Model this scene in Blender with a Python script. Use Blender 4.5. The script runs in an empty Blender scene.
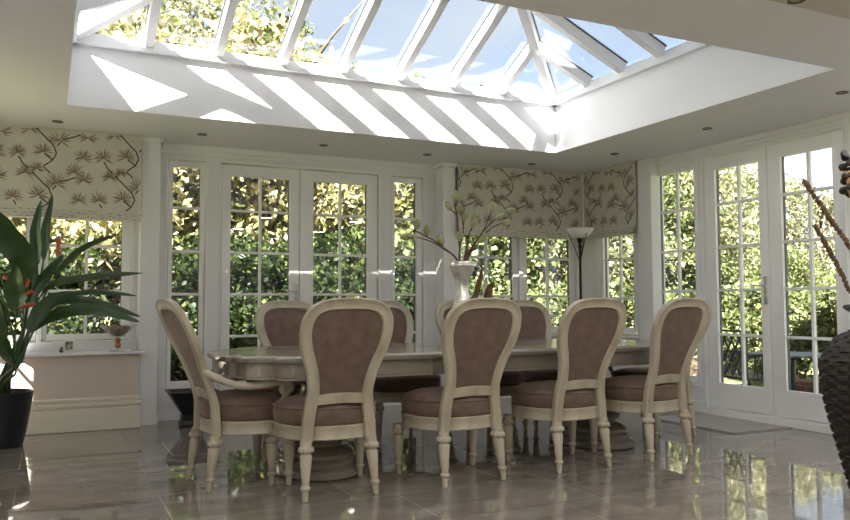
import bpy, bmesh, math, random
from mathutils import Vector, Matrix
C = bpy.context.scene.collection
sc = bpy.context.scene
PI = math.pi
R = math.radians

# ---------------------------------------------------------------- camera
cam_d = bpy.data.cameras.new('camera'); cam = bpy.data.objects.new('camera', cam_d); C.objects.link(cam)
cam_d.sensor_width = 36.0; cam_d.sensor_fit = 'HORIZONTAL'
cam_d.lens = 36.0 * 778.2 / 850.0
cam_d.clip_start = 0.05; cam_d.clip_end = 400
YAW, PITCH, ROLL = R(25.82), R(3.28), R(-0.196)
fw = Vector((math.sin(YAW)*math.cos(PITCH), math.cos(YAW)*math.cos(PITCH), math.sin(PITCH)))
rt0 = Vector((math.cos(YAW), -math.sin(YAW), 0)); up0 = rt0.cross(fw)
rt = math.cos(ROLL)*rt0 + math.sin(ROLL)*up0
up = -math.sin(ROLL)*rt0 + math.cos(ROLL)*up0
m = Matrix(((rt.x, up.x, -fw.x, 0), (rt.y, up.y, -fw.y, 0), (rt.z, up.z, -fw.z, 1.1), (0, 0, 0, 1)))
cam.matrix_world = m
sc.camera = cam

# ---------------------------------------------------------------- world, sun, exposure
sc.view_settings.view_transform = 'Standard'; sc.view_settings.look = 'None'
sc.view_settings.gamma = 1.0; sc.view_settings.use_curve_mapping = False
sc.view_settings.exposure = 2.08
sc.cycles.max_bounces = 16; sc.cycles.diffuse_bounces = 9; sc.cycles.transparent_max_bounces = 16; sc.cycles.glossy_bounces = 5
SUN = Vector((0.82, 1.0, -1.02)).normalized()
w = bpy.data.worlds.new('sky'); sc.world = w; w.use_nodes = True
nt = w.node_tree; nt.nodes.clear()
wo = nt.nodes.new('ShaderNodeOutputWorld'); bg = nt.nodes.new('ShaderNodeBackground')
sky = nt.nodes.new('ShaderNodeTexSky'); sky.sky_type = 'NISHITA'; sky.sun_disc = False
sky.sun_elevation = R(38); sky.sun_rotation = math.atan2(-SUN.x, -SUN.y)
sky.dust_density = 1.5; sky.ozone_density = 1.2
tc = nt.nodes.new('ShaderNodeTexCoord'); cn = nt.nodes.new('ShaderNodeTexNoise')
cn.inputs['Scale'].default_value = 2.6; cn.inputs['Detail'].default_value = 7; cn.inputs['Roughness'].default_value = .55
mp = nt.nodes.new('ShaderNodeMapping'); mp.inputs['Scale'].default_value = (1, 1, 3.0)
cr = nt.nodes.new('ShaderNodeValToRGB'); cr.color_ramp.elements[0].position = .46; cr.color_ramp.elements[1].position = .72
cr.color_ramp.elements[0].color = (0.45, .45, .45, 1); cr.color_ramp.elements[1].color = (.95, .95, .95, 1)
mx = nt.nodes.new('ShaderNodeMix'); mx.data_type = 'RGBA'
mul = nt.nodes.new('ShaderNodeMix'); mul.data_type = 'RGBA'; mul.blend_type = 'MULTIPLY'; mul.inputs[0].default_value = 1
SKYK = 0.054
mul.inputs[7].default_value = (SKYK, SKYK, SKYK, 1)
nt.links.new(tc.outputs['Generated'], mp.inputs['Vector']); nt.links.new(mp.outputs[0], cn.inputs['Vector'])
nt.links.new(cn.outputs['Fac'], cr.inputs[0]); nt.links.new(cr.outputs[0], mx.inputs[0])
nt.links.new(sky.outputs[0], mul.inputs[6]); nt.links.new(mul.outputs[2], mx.inputs[6])
mx.inputs[7].default_value = (.20, .222, .242, 1)
hz = nt.nodes.new('ShaderNodeSeparateXYZ'); nt.links.new(tc.outputs['Generated'], hz.inputs[0])
hr = nt.nodes.new('ShaderNodeMapRange'); hr.inputs['From Min'].default_value = .27; hr.inputs['From Max'].default_value = .09; hr.inputs['To Min'].default_value = 0; hr.inputs['To Max'].default_value = .85
nt.links.new(hz.outputs['Z'], hr.inputs[0])
mh = nt.nodes.new('ShaderNodeMix'); mh.data_type = 'RGBA'; mh.inputs[7].default_value = (.50, .51, .53, 1)
nt.links.new(hr.outputs[0], mh.inputs[0]); nt.links.new(mx.outputs[2], mh.inputs[6]); nt.links.new(mh.outputs[2], bg.inputs['Color']); bg.inputs['Strength'].default_value = 1.0
nt.links.new(bg.outputs[0], wo.inputs['Surface'])

sl = bpy.data.lights.new('sun', 'SUN'); sl.energy = 14.5; sl.angle = R(.6); sl.color = (1, .96, .90)
so = bpy.data.objects.new('sun', sl); C.objects.link(so)
so.rotation_euler = SUN.to_track_quat('-Z', 'Y').to_euler()
so.location = (-6, -8, 10)

# ---------------------------------------------------------------- helpers
def tag(o, label=None, cat=None, group=None, kind=None):
    if label: o['label'] = label
    if cat: o['category'] = cat
    if group: o['group'] = group
    if kind: o['kind'] = kind
    return o

def empty(name, loc=(0, 0, 0), rz=0):
    o = bpy.data.objects.new(name, None); C.objects.link(o); o.location = loc; o.rotation_euler = (0, 0, rz)
    o.empty_display_size = .1
    return o

class MB:
    def __init__(s): s.v = []; s.f = []; s.m = []; s.mi = 0; s.sm = []
    def add(s, vs, fs, smooth=False):
        b = len(s.v); s.v += [tuple(v) for v in vs]
        for f in fs: s.f.append(tuple(b+i for i in f)); s.m.append(s.mi); s.sm.append(smooth)
    def box(s, x0, x1, y0, y1, z0, z1):
        if x0 > x1: x0, x1 = x1, x0
        if y0 > y1: y0, y1 = y1, y0
        if z0 > z1: z0, z1 = z1, z0
        vs = [(x, y, z) for z in (z0, z1) for y in (y0, y1) for x in (x0, x1)]
        s.add(vs, [(0, 2, 3, 1), (4, 5, 7, 6), (0, 1, 5, 4), (2, 6, 7, 3), (0, 4, 6, 2), (1, 3, 7, 5)])
    def beam(s, p0, p1, wd, h, upv=(0, 0, 1)):
        p0 = Vector(p0); p1 = Vector(p1); d = (p1-p0).normalized(); sd = d.cross(Vector(upv)).normalized(); u = sd.cross(d)
        vs = [p+sd*a*wd/2+u*b*h/2 for p in (p0, p1) for a, b in ((-1, -1), (1, -1), (1, 1), (-1, 1))]
        s.add(vs, [(0, 1, 2, 3), (7, 6, 5, 4), (0, 4, 5, 1), (1, 5, 6, 2), (2, 6, 7, 3), (3, 7, 4, 0)])
    def tube(s, pts, rs, n=8, caps=True):
        pts = [Vector(p) for p in pts]
        if not isinstance(rs, (list, tuple)): rs = [rs]*len(pts)
        prev = None; vs = []
        for i, p in enumerate(pts):
            d = (pts[min(i+1, len(pts)-1)]-pts[max(i-1, 0)]).normalized()
            if prev is None:
                a = Vector((0, 0, 1)) if abs(d.z) < .9 else Vector((1, 0, 0))
                u = d.cross(a).normalized()
            else: u = (prev - d*prev.dot(d)).normalized()
            prev = u; v2 = d.cross(u)
            for k in range(n):
                t = 2*PI*k/n; vs.append(p+(u*math.cos(t)+v2*math.sin(t))*rs[i])
        fs = [(i*n+k, i*n+(k+1) % n, (i+1)*n+(k+1) % n, (i+1)*n+k) for i in range(len(pts)-1) for k in range(n)]
        if caps: fs += [tuple(range(n-1, -1, -1)), tuple((len(pts)-1)*n+k for k in range(n))]
        s.add(vs, fs, True)
    def lathe(s, prof, cx=0, cy=0, n=24, flute=None, sx=1, sy=1, nfl=8, caps=True):
        vs = []
        for i, (r, z) in enumerate(prof):
            for k in range(n):
                t = 2*PI*k/n; rr = r
                if flute and flute[0] <= z <= flute[1]: rr = r*(1 - flute[2]*max(0, math.cos(nfl*t)))
                vs.append((cx+sx*rr*math.cos(t), cy+sy*rr*math.sin(t), z))
        fs = [(i*n+k, i*n+(k+1) % n, (i+1)*n+(k+1) % n, (i+1)*n+k) for i in range(len(prof)-1) for k in range(n)]
        if caps: fs += [tuple(range(n-1, -1, -1)), tuple((len(prof)-1)*n+k for k in range(n))]
        s.add(vs, fs, True)
    def prism(s, poly, z0, z1, smooth=False):
        n = len(poly)
        vs = [(x, y, z0) for x, y in poly]+[(x, y, z1) for x, y in poly]
        s.add(vs, [tuple(range(n-1, -1, -1)), tuple(range(n, 2*n))])
        s.add(vs, [(i, (i+1) % n, n+(i+1) % n, n+i) for i in range(n)], smooth)
    def ell(s, c, r, n=10, mrings=6, rot=None):
        c = Vector(c); vs = []
        for i in range(mrings+1):
            ph = PI*i/mrings
            for k in range(n):
                t = 2*PI*k/n
                v = Vector((r[0]*math.sin(ph)*math.cos(t), r[1]*math.sin(ph)*math.sin(t), r[2]*math.cos(ph)))
                if rot is not None: v = rot @ v
                vs.append(c+v)
        s.add(vs, [(i*n+k, (i+1)*n+k, (i+1)*n+(k+1) % n, i*n+(k+1) % n) for i in range(mrings) for k in range(n)], True)
    def mesh(s, name, mats):
        me = bpy.data.meshes.new(name); me.from_pydata(s.v, [], s.f)
        if not isinstance(mats, (list, tuple)): mats = [mats]
        for mm in mats: me.materials.append(mm)
        me.polygons.foreach_set('material_index', s.m); me.polygons.foreach_set('use_smooth', s.sm)
        me.update(); return me
    def build(s, name, mats, parent=None, bevel=0, autos=True, weld=True):
        me = s.mesh(name, mats)
        bm = bmesh.new(); bm.from_mesh(me)
        if weld and len(s.v) < 60000: bmesh.ops.remove_doubles(bm, verts=bm.verts, dist=1e-5)
        bmesh.ops.recalc_face_normals(bm, faces=bm.faces) if len(s.v) < 60000 else None
        bm.to_mesh(me); bm.free()
        if autos and any(s.sm): me.set_sharp_from_angle(angle=R(40))
        o = bpy.data.objects.new(name, me); C.objects.link(o)
        if parent: o.parent = parent
        if bevel:
            b = o.modifiers.new('bevel', 'BEVEL'); b.width = bevel; b.segments = 2; b.limit_method = 'ANGLE'; b.angle_limit = R(50)
            b.harden_normals = False
        return o

def children(o): return [c for c in bpy.data.objects if c.parent == o]
def copy_tree(o, parent=None):
    c = o.copy(); C.objects.link(c); c.parent = parent
    for ch in children(o): copy_tree(ch, c)
    return c

# ---------------------------------------------------------------- materials
def mat(name, col, rough=.5, metal=0, spec=.5, noise=None, bump=None, sheen=0, coat=0, trans=0):
    mm = bpy.data.materials.new(name); mm.use_nodes = True
    n = mm.node_tree; b = n.nodes['Principled BSDF']
    b.inputs['Base Color'].default_value = (*col, 1); b.inputs['Roughness'].default_value = rough
    b.inputs['Metallic'].default_value = metal; b.inputs['Specular IOR Level'].default_value = spec
    if sheen:
        b.inputs['Sheen Weight'].default_value = sheen; b.inputs['Sheen Roughness'].default_value = .4
        b.inputs['Sheen Tint'].default_value = (1, .8, .7, 1)
    if coat: b.inputs['Coat Weight'].default_value = coat; b.inputs['Coat Roughness'].default_value = .1
    if noise:  # (scale, colour b, lo, hi, stretch)
        t = n.nodes.new('ShaderNodeTexCoord'); mpn = n.nodes.new('ShaderNodeMapping'); tx = n.nodes.new('ShaderNodeTexNoise')
        tx.inputs['Scale'].default_value = noise[0]; tx.inputs['Detail'].default_value = 5
        if len(noise) > 4: mpn.inputs['Scale'].default_value = noise[4]
        r_ = n.nodes.new('ShaderNodeValToRGB'); r_.color_ramp.elements[0].position = noise[2]; r_.color_ramp.elements[1].position = noise[3]
        r_.color_ramp.elements[0].color = (*col, 1); r_.color_ramp.elements[1].color = (*noise[1], 1)
        n.links.new(t.outputs['Object'], mpn.inputs[0]); n.links.new(mpn.outputs[0], tx.inputs['Vector'])
        n.links.new(tx.outputs['Fac'], r_.inputs[0]); n.links.new(r_.outputs[0], b.inputs['Base Color'])
    if bump:
        t = n.nodes.new('ShaderNodeTexCoord'); tx = n.nodes.new('ShaderNodeTexNoise'); tx.inputs['Scale'].default_value = bump[0]
        bp = n.nodes.new('ShaderNodeBump'); bp.inputs['Strength'].default_value = bump[1]; bp.inputs['Distance'].default_value = .01
        n.links.new(t.outputs['Object'], tx.inputs['Vector']); n.links.new(tx.outputs['Fac'], bp.inputs['Height']); n.links.new(bp.outputs[0], b.inputs['Normal'])
    return mm

M = {}
M['wall'] = mat('wall_paint', (.785, .78, .785), .6, noise=(3, (.765, .76, .765), .3, .7))
M['ceil'] = mat('ceiling_paint', (.82, .805, .80), .7)
M['white'] = mat('white_gloss_paint', (.83, .825, .82), .3)
M['lantern'] = mat('lantern_white', (.81, .82, .845), .35)
M['dado'] = mat('pinkish_beige_paint', (.60, .52, .45), .6)
M['cream'] = mat('cream_paint', (.72, .68, .57), .45)
M['gasket'] = mat('grey_gasket', (.06, .065, .075), .5)
M['chair'] = mat('antiqued_cream_wood', (.46, .405, .31), .42, noise=(9, (.32, .265, .185), .42, .75, (1, 1, .35)), bump=(60, .05))
M['table'] = mat('greige_lacquered_wood', (.27, .232, .182), .2, noise=(5, (.19, .16, .122), .4, .7, (.25, 2.5, 2)), coat=.5)
M['velvet'] = mat('brown_velvet', (.115, .070, .050), .8, noise=(16, (.165, .108, .078), .35, .7), sheen=.45, bump=(220, .15))
M['stud'] = mat('bronze_stud', (.12, .08, .05), .35, metal=.7)
M['chrome'] = mat('chrome', (.7, .7, .7), .18, metal=1)
M['black'] = mat('black_glaze', (.010, .010, .012), .38)
M['silver'] = mat('mercury_silver', (.86, .84, .80), .34, metal=1, noise=(22, (.60, .57, .52), .45, .7), bump=(26, .35))
M['twig'] = mat('red_brown_twig', (.10, .035, .025), .6)
M['bud'] = mat('green_magnolia_bud', (.27, .29, .13), .6, noise=(18, (.40, .40, .22), .4, .7))
M['dried'] = mat('dried_brown_husk', (.17, .085, .02), .65, noise=(30, (.06, .03, .015), .4, .65), bump=(40, .8))
M['plum'] = mat('dark_plum_leaf', (.05, .015, .018), .4)
M['leaf'] = mat('heliconia_leaf', (.018, .045, .012), .3, noise=(5, (.04, .08, .018), .35, .7))
M['stem'] = mat('plant_stem', (.045, .09, .025), .4)
M['red'] = mat('red_orange_bract', (.42, .07, .02), .4)
M['wicker'] = mat('dark_wicker', (.014, .009, .006), .6, noise=(30, (.03, .018, .012), .4, .7))
M['driedstick'] = mat('dried_seed_stick', (.12, .065, .035), .8, bump=(90, 1.0))
M['pampas'] = mat('tan_pampas', (.42, .26, .13), .9)
M['iron'] = mat('black_cast_iron', (.012, .012, .013), .4)
M['slate'] = mat('grey_painted_slats', (.20, .22, .24), .5)
M['rugc'] = mat('grey_mat', (.40, .375, .34), .9)
M['rugb'] = mat('brown_mat_border', (.10, .06, .045), .8)
M['opal'] = mat('opal_glass', (.80, .78, .74), .3)
M['bronze'] = mat('dark_bronze_metal', (.05, .045, .04), .3, metal=.8)
M['amber'] = mat('amber_glass_bead', (.42, .15, .02), .12, coat=.6)
M['potp'] = mat('potpourri', (.12, .06, .04), .8, noise=(60, (.35, .22, .15), .4, .65))
M['photo'] = mat('photo_print', (.55, .45, .40), .3, noise=(25, (.05, .06, .10), .4, .6))
M['bark'] = mat('tree_bark', (.16, .12, .08), .9, noise=(6, (.08, .06, .04), .4, .6))
M['lawn'] = mat('lawn_grass', (.24, .28, .09), .9, noise=(2.5, (.32, .35, .13), .35, .7))
M['patio'] = mat('stone_patio', (.40, .36, .31), .8, noise=(3, (.28, .25, .21), .4, .7))
M['soil'] = mat('bark_mulch', (.10, .07, .045), .95, noise=(9, (.20, .13, .08), .4, .7))
M['felt'] = mat('roof_covering', (.25, .25, .25), .9)
M['clothw'] = mat('cream_linen', (.60, .575, .50), .85, bump=(180, .1))
M['tuft'] = mat('taupe_printed_tuft', (.25, .175, .13), .9)
M['branchp'] = mat('dark_printed_branch', (.045, .032, .028), .9)
M['footwood'] = mat('limed_wood', (.42, .36, .27), .5, noise=(8, (.30, .25, .18), .4, .7, (1, 1, 4)))
M['spot'] = mat('dim_lamp_lens', (.45, .42, .22), .2)
M['stone'] = mat('pale_garden_stone', (.5, .46, .42), .8)

def leafmat(name, cols, trans=.35):
    mm = bpy.data.materials.new(name); mm.use_nodes = True; n = mm.node_tree
    for x in list(n.nodes): n.nodes.remove(x)
    out = n.nodes.new('ShaderNodeOutputMaterial'); g = n.nodes.new('ShaderNodeNewGeometry'); r_ = n.nodes.new('ShaderNodeValToRGB')
    while len(r_.color_ramp.elements) < len(cols): r_.color_ramp.elements.new(.5)
    for i, c in enumerate(cols):
        r_.color_ramp.elements[i].position = i/(len(cols)-1); r_.color_ramp.elements[i].color = (*[v*.50 for v in c], 1)
    n.links.new(g.outputs['Random Per Island'], r_.inputs[0])
    d = n.nodes.new('ShaderNodeBsdfPrincipled'); d.inputs['Roughness'].default_value = .5; d.inputs['Specular IOR Level'].default_value = .3
    t = n.nodes.new('ShaderNodeBsdfTranslucent'); ms = n.nodes.new('ShaderNodeMixShader'); ms.inputs[0].default_value = trans
    n.links.new(r_.outputs[0], d.inputs['Base Color']); n.links.new(r_.outputs[0], t.inputs[0])
    n.links.new(d.outputs[0], ms.inputs[1]); n.links.new(t.outputs[0], ms.inputs[2]); n.links.new(ms.outputs[0], out.inputs[0])
    return mm
LM_GOLD = leafmat('golden_green_leaf', [(.08, .11, .03), (.26, .28, .08), (.62, .56, .22), (1.0, .92, .55), (.85, .72, .36)])
LM_GREEN = leafmat('mid_green_leaf', [(.06, .10, .025), (.16, .21, .07), (.28, .33, .12), (.48, .48, .22)])
LM_DARK = leafmat('dark_ivy_leaf', [(.015, .035, .01), (.03, .06, .015), (.06, .10, .025), (.16, .20, .05)])
LM_PALE = leafmat('pale_olive_leaf', [(.12, .15, .06), (.30, .32, .16), (.50, .49, .28), (.70, .66, .44)])

def glassmat(name, tint, refl=1.0):
    mm = bpy.data.materials.new(name); mm.use_nodes = True; n = mm.node_tree
    for x in list(n.nodes): n.nodes.remove(x)
    out = n.nodes.new('ShaderNodeOutputMaterial'); t = n.nodes.new('ShaderNodeBsdfTransparent'); g = n.nodes.new('ShaderNodeBsdfGlossy')
    t.inputs[0].default_value = (*tint, 1); g.inputs['Roughness'].default_value = 0.0
    fr = n.nodes.new('ShaderNodeFresnel'); ge = n.nodes.new('ShaderNodeNewGeometry'); ma = n.nodes.new('ShaderNodeMath'); ma.operation = 'MULTIPLY_ADD'
    ma.inputs[1].default_value = 1/1.5-1.5; ma.inputs[2].default_value = 1.5
    n.links.new(ge.outputs['Backfacing'], ma.inputs[0]); n.links.new(ma.outputs[0], fr.inputs['IOR'])
    ms = n.nodes.new('ShaderNodeMixShader')
    n.links.new(fr.outputs[0], ms.inputs[0]); n.links.new(t.outputs[0], ms.inputs[1]); n.links.new(g.outputs[0], ms.inputs[2]); n.links.new(ms.outputs[0], out.inputs[0])
    return mm
M['glass'] = glassmat('window_glass', (.955, .955, .96))
M['bowlglass'] = glassmat('clear_bowl_glass', (.965, .975, .975))

def floor_material():
    mm = bpy.data.materials.new('polished_travertine'); mm.use_nodes = True; n = mm.node_tree; b = n.nodes['Principled BSDF']
    t = n.nodes.new('ShaderNodeTexCoord'); mp_ = n.nodes.new('ShaderNodeMapping'); mp_.inputs['Location'].default_value = (-.6, 0, 0)
    br = n.nodes.new('ShaderNodeTexBrick'); br.inputs['Scale'].default_value = 1.0
    br.inputs['Brick Width'].default_value = 1.0; br.inputs['Row Height'].default_value = .6; br.offset = .75; br.offset_frequency = 2
    br.inputs['Mortar Size'].default_value = .003; br.inputs['Mortar Smooth'].default_value = .1; br.inputs['Bias'].default_value = 0
    br.inputs['Color1'].default_value = (.21, .185, .158, 1); br.inputs['Color2'].default_value = (.285, .255, .218, 1); br.inputs['Mortar'].default_value = (.44, .39, .33, 1)
    n.links.new(t.outputs['Object'], mp_.inputs[0]); n.links.new(mp_.outputs[0], br.inputs['Vector'])
    m2 = n.nodes.new('ShaderNodeMapping'); m2.inputs['Scale'].default_value = (1.0, 2.2, 1)
    nz = n.nodes.new('ShaderNodeTexNoise'); nz.inputs['Scale'].default_value = 2.6; nz.inputs['Detail'].default_value = 8; nz.inputs['Roughness'].default_value = .65; nz.inputs['Distortion'].default_value = .5
    n.links.new(t.outputs['Object'], m2.inputs[0]); n.links.new(m2.outputs[0], nz.inputs['Vector'])
    r_ = n.nodes.new('ShaderNodeValToRGB'); r_.color_ramp.elements[0].position = .3; r_.color_ramp.elements[1].position = .72
    r_.color_ramp.elements[0].color = (.66, .64, .62, 1); r_.color_ramp.elements[1].color = (1.25, 1.24, 1.22, 1)
    n.links.new(nz.outputs['Fac'], r_.inputs[0])
    ml = n.nodes.new('ShaderNodeMix'); ml.data_type = 'RGBA'; ml.blend_type = 'MULTIPLY'; ml.inputs[0].default_value = 1
    n.links.new(br.outputs['Color'], ml.inputs[6]); n.links.new(r_.outputs[0], ml.inputs[7]); n.links.new(ml.outputs[2], b.inputs['Base Color'])
    rr = n.nodes.new('ShaderNodeMapRange'); rr.inputs['To Min'].default_value = .025; rr.inputs['To Max'].default_value = .05
    n.links.new(nz.outputs['Fac'], rr.inputs[0]); n.links.new(rr.outputs[0], b.inputs['Roughness'])
    b.inputs['IOR'].default_value = 1.72
    bp = n.nodes.new('ShaderNodeBump'); n.nodes.remove(bp)
    return mm
M['floor'] = floor_material()

def brick_material():
    mm = bpy.data.materials.new('red_brick'); mm.use_nodes = True; n = mm.node_tree; b = n.nodes['Principled BSDF']
    t = n.nodes.new('ShaderNodeTexCoord'); mp_ = n.nodes.new('ShaderNodeMapping'); mp_.inputs['Rotation'].default_value = (R(90), 0, R(90))
    br = n.nodes.new('ShaderNodeTexBrick'); br.inputs['Scale'].default_value = 1; br.inputs['Brick Width'].default_value = .22; br.inputs['Row Height'].default_value = .075
    br.inputs['Mortar Size'].default_value = .006
    br.inputs['Color1'].default_value = (.26, .10, .06, 1); br.inputs['Color2'].default_value = (.18, .07, .045, 1); br.inputs['Mortar'].default_value = (.3, .25, .2, 1)
    mp2 = n.nodes.new('ShaderNodeCombineXYZ'); sp = n.nodes.new('ShaderNodeSeparateXYZ')
    n.links.new(t.outputs['Object'], sp.inputs[0]); n.links.new(sp.outputs['Y'], mp2.inputs[0]); n.links.new(sp.outputs['Z'], mp2.inputs[1])
    n.links.new(mp2.outputs[0], br.inputs['Vector']); n.links.new(br.outputs[0], b.inputs['Base Color']); b.inputs['Roughness'].default_value = .9
    n.nodes.remove(mp_)
    return mm
M['brick'] = brick_material()

# ================================================================ SETTING
YB, XR, ZC = 7.85, 5.95, 2.68
XL, YF = -1.25, -3.2
T = .18
def struct(o): o['kind'] = 'structure'; return o

fl = MB(); fl.box(XL-.2, XR+.02, YF-.2, YB+.02, -.1, 0); struct(fl.build('floor', M['floor']))

def wall_cells(mb, axis, p0, p1, u0, u1, z0, z1, holes):
    """a wall slab between planes p0..p1 with rectangular openings"""
    us = sorted(set([u0, u1]+[h for q in holes for h in q[:2]])); zs = sorted(set([z0, z1]+[h for q in holes for h in q[2:]]))
    for a, b in zip(us, us[1:]):
        run = None
        for c, d in zip(zs, zs[1:]):
            mu, mz = (a+b)/2, (c+d)/2
            if any(q[0] < mu < q[1] and q[2] < mz < q[3] for q in holes): continue
            if axis == 'y': mb.box(a, b, p0, p1, c, d)
            else: mb.box(p0, p1, a, b, c, d)

# openings (u0,u1,z0,z1)
BACK = [(-1.10, .71, .77, 2.02), (1.02, 1.39, .28, 2.53), (1.53, 3.24, 0, 2.53), (3.39, 3.78, .28, 2.53), (4.20, 5.88, .76, 2.02)]
RIGHT = [(6.83, 7.53, .76, 2.02), (5.92, 6.58, .28, 2.57), (4.27, 5.83, 0, 2.57)]
LEFT = [(5.92, 6.72, .74, 2.22), (-2.6, -.05, .06, 2.4)]
wb = MB(); wall_cells(wb, 'y', YB, YB+T, XL-T, XR+T, 0, ZC+.1, BACK); struct(wb.build('wall_back', M['wall']))
wr = MB(); wall_cells(wr, 'x', XR, XR+T, YF-T, YB, 0, ZC+.1, RIGHT); struct(wr.build('wall_right', M['wall']))
wl = MB(); wall_cells(wl, 'x', XL-T, XL, YF-T, YB, 0, ZC+.1, LEFT); struct(wl.build('wall_left', M['wall']))
wf = MB(); wall_cells(wf, 'y', YF-T, YF, XL, XR, 0, ZC+.1, []); struct(wf.build('wall_front', M['wall']))

# ceiling with the well of the roof lantern
WX0, WX1, WY0, WY1, WZ = .10, 4.75, 3.45, 6.67, 3.17
ce = MB()
ce.box(XL-T, WX0, YF-T, YB+T, ZC, ZC+.012); ce.box(WX1, XR+T, YF-T, YB+T, ZC, ZC+.012)
ce.box(WX0, WX1, YF-T, WY0, ZC, ZC+.012); ce.box(WX0, WX1, WY1, YB+T, ZC, ZC+.012)
struct(ce.build('ceiling', M['ceil'], weld=False))
dc = MB(); dc.box(XL, XR, YF, 2.74, ZC-.035, ZC-.001); struct(dc.build('ceiling_lowered', mat('ceiling_shade_tone', (.60, .55, .47), .7), bevel=.004))  # darker taupe puts the strip's dimmer light into its colour
uw = MB()
uw.box(WX0-.12, WX1+.12, WY1, WY1+.12, ZC+.012, WZ); uw.box(WX0-.12, WX1+.12, WY0-.12, WY0, ZC+.012, WZ)
uw.box(WX0-.12, WX0, WY0, WY1, ZC+.012, WZ); uw.box(WX1, WX1+.12, WY0, WY1, ZC+.012, WZ)
struct(uw.build('wall_lantern_well', M['lantern']))
# ceiling cornice trims along the walls
def trim(n, boxes, mt=M['white'], bevel=.004):
    b = MB()
    for q in boxes: b.box(*q)
    return struct(b.build('trim_%d' % n, mt, bevel=bevel))
trim(1, [(.93, 3.93, YB-.03, YB, ZC-.06, ZC), (.93, 3.93, YB-.012, YB, ZC-.10, ZC-.06)])
trim(2, [(XR-.03, XR, YF, 6.45, ZC-.05, ZC), (XR-.012, XR, YF, 6.45, ZC-.08, ZC-.05)])
# pillars
def pillar(n, x0, x1, y0, y1):
    b = MB(); b.box(x0, x1, y0, y1, 0, ZC); o = struct(b.build('wall_pier_%s' % n, M['wall'], bevel=.006)); return o
pillar('left', .76, .93, 7.65, YB); pillar('middle', 3.93, 4.09, 7.65, YB); pillar('right', 5.83, XR, 6.45, 6.66)
trim(3, [(3.90, 4.11, 7.62, 7.66, ZC-.045, ZC), (3.90, 3.94, 7.62, YB, ZC-.045, ZC), (.74, .95, 7.62, 7.66, ZC-.045, ZC), (.93, .96, 7.62, YB, ZC-.045, ZC)])
struct(trim(4, [(.93, 1.53, YB-.018, YB, 0, .11), (3.24, 3.93, YB-.018, YB, 0, .11), (.75, .94, 7.63, 7.65, 0, .11), (3.92, 4.10, 7.63, 7.65, 0, .11), (4.09, XR, YB-.018, YB, 0, .11)]))
bbr = MB(); bbr.box(XR-.02, XR, YF, 4.25, 0, .12); bbr.box(XR-.02, XR, 5.86, YB, 0, .12); bbr.build('baseboard_right', M['white'], bevel=.004)['kind'] = 'structure'

# low boxed wall under the left window
lw = MB(); lw.box(XL, .76, 7.53, YB, 0, .66); struct(lw.build('wall_under_window', M['dado']))
lt = MB(); lt.box(XL, .775, 7.50, 7.66, 0, .20)
lt.box(XL, .765, 7.515, 7.66, .20, .215)
for z0, dz, d in ((.215, .035, .03), (.25, .012, .012), (.262, .028, .022)): lt.box(XL, .76+d, 7.53-d, 7.66, z0, z0+dz)
struct(lt.build('baseboard_left', M['cream'], bevel=.006))
sb = MB(); sb.box(XL, .80, 7.47, YB+.02, .665, .69); struct(sb.build('trim_5', M['white'], bevel=.008))
# apron trim under glass bay on the right corner (sill boards)
trim(6, [(4.09, XR-.01, 7.72, YB+.02, .72, .745), (XR-.13, XR+.02, 6.66, YB, .72, .745)])

# ---------------------------------------------------------------- windows & doors
wn = [0]; dn = [0]
def P(axis, u0, u1, d0, d1, z0, z1):
    return (u0, u1, YB+d0, YB+d1, z0, z1) if axis == 'b' else ((XR+d0, XR+d1, u0, u1, z0, z1) if axis == 'r' else (XL-d1, XL-d0, u0, u1, z0, z1))
def sash(axis, fr, gl, vb, hb, name, door=False, bw=.026, bead=True):
    """fr outer rect (u0,u1,z0,z1), gl glazed rect, vb glazing-bar u's, hb glazing-bar z's"""
    b = MB(); D0, D1 = .015, .075
    b.box(*P(axis, fr[0], gl[0], D0, D1, fr[2], fr[3])); b.box(*P(axis, gl[1], fr[1], D0, D1, fr[2], fr[3]))
    b.box(*P(axis, gl[0], gl[1], D0, D1, fr[2], gl[2])); b.box(*P(axis, gl[0], gl[1], D0, D1, gl[3], fr[3]))
    o = struct(b.build(name, M['white'], bevel=.003))
    g = MB()
    for u in vb: g.box(*P(axis, u-bw/2, u+bw/2, .028, .062, gl[2], gl[3]))
    e = [gl[0]]+list(vb)+[gl[1]]
    for z in hb:
        for i in range(len(e)-1):
            g.box(*P(axis, e[i]+(bw/2 if i else 0), e[i+1]-(bw/2 if i < len(vb) else 0), .028, .062, z-bw/2, z+bw/2))
    g.build('glazing_bars', M['white'], o, bevel=.004)
    p = MB(); p.box(*P(axis, gl[0]-.004, gl[1]+.004, .043, .047, gl[2]-.004, gl[3]+.004)); p.build('pane', M['glass'], o)
    # dark seal line around the pane, on the reveal
    s = MB(); t_ = .006
    s.box(*P(axis, gl[0]-.001, gl[0]+t_, .05, .074, gl[2], gl[3])); s.box(*P(axis, gl[1]-t_, gl[1]+.001, .05, .074, gl[2], gl[3]))
    s.build('glass_seal', M['gasket'], o)
    return o
def window(axis, *a, **k):
    wn[0] += 1; return sash(axis, *a, name='window_%d' % wn[0], **k)
def door(axis, *a, **k):
    dn[0] += 1; return sash(axis, *a, name='door_%d' % dn[0], **k)
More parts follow.
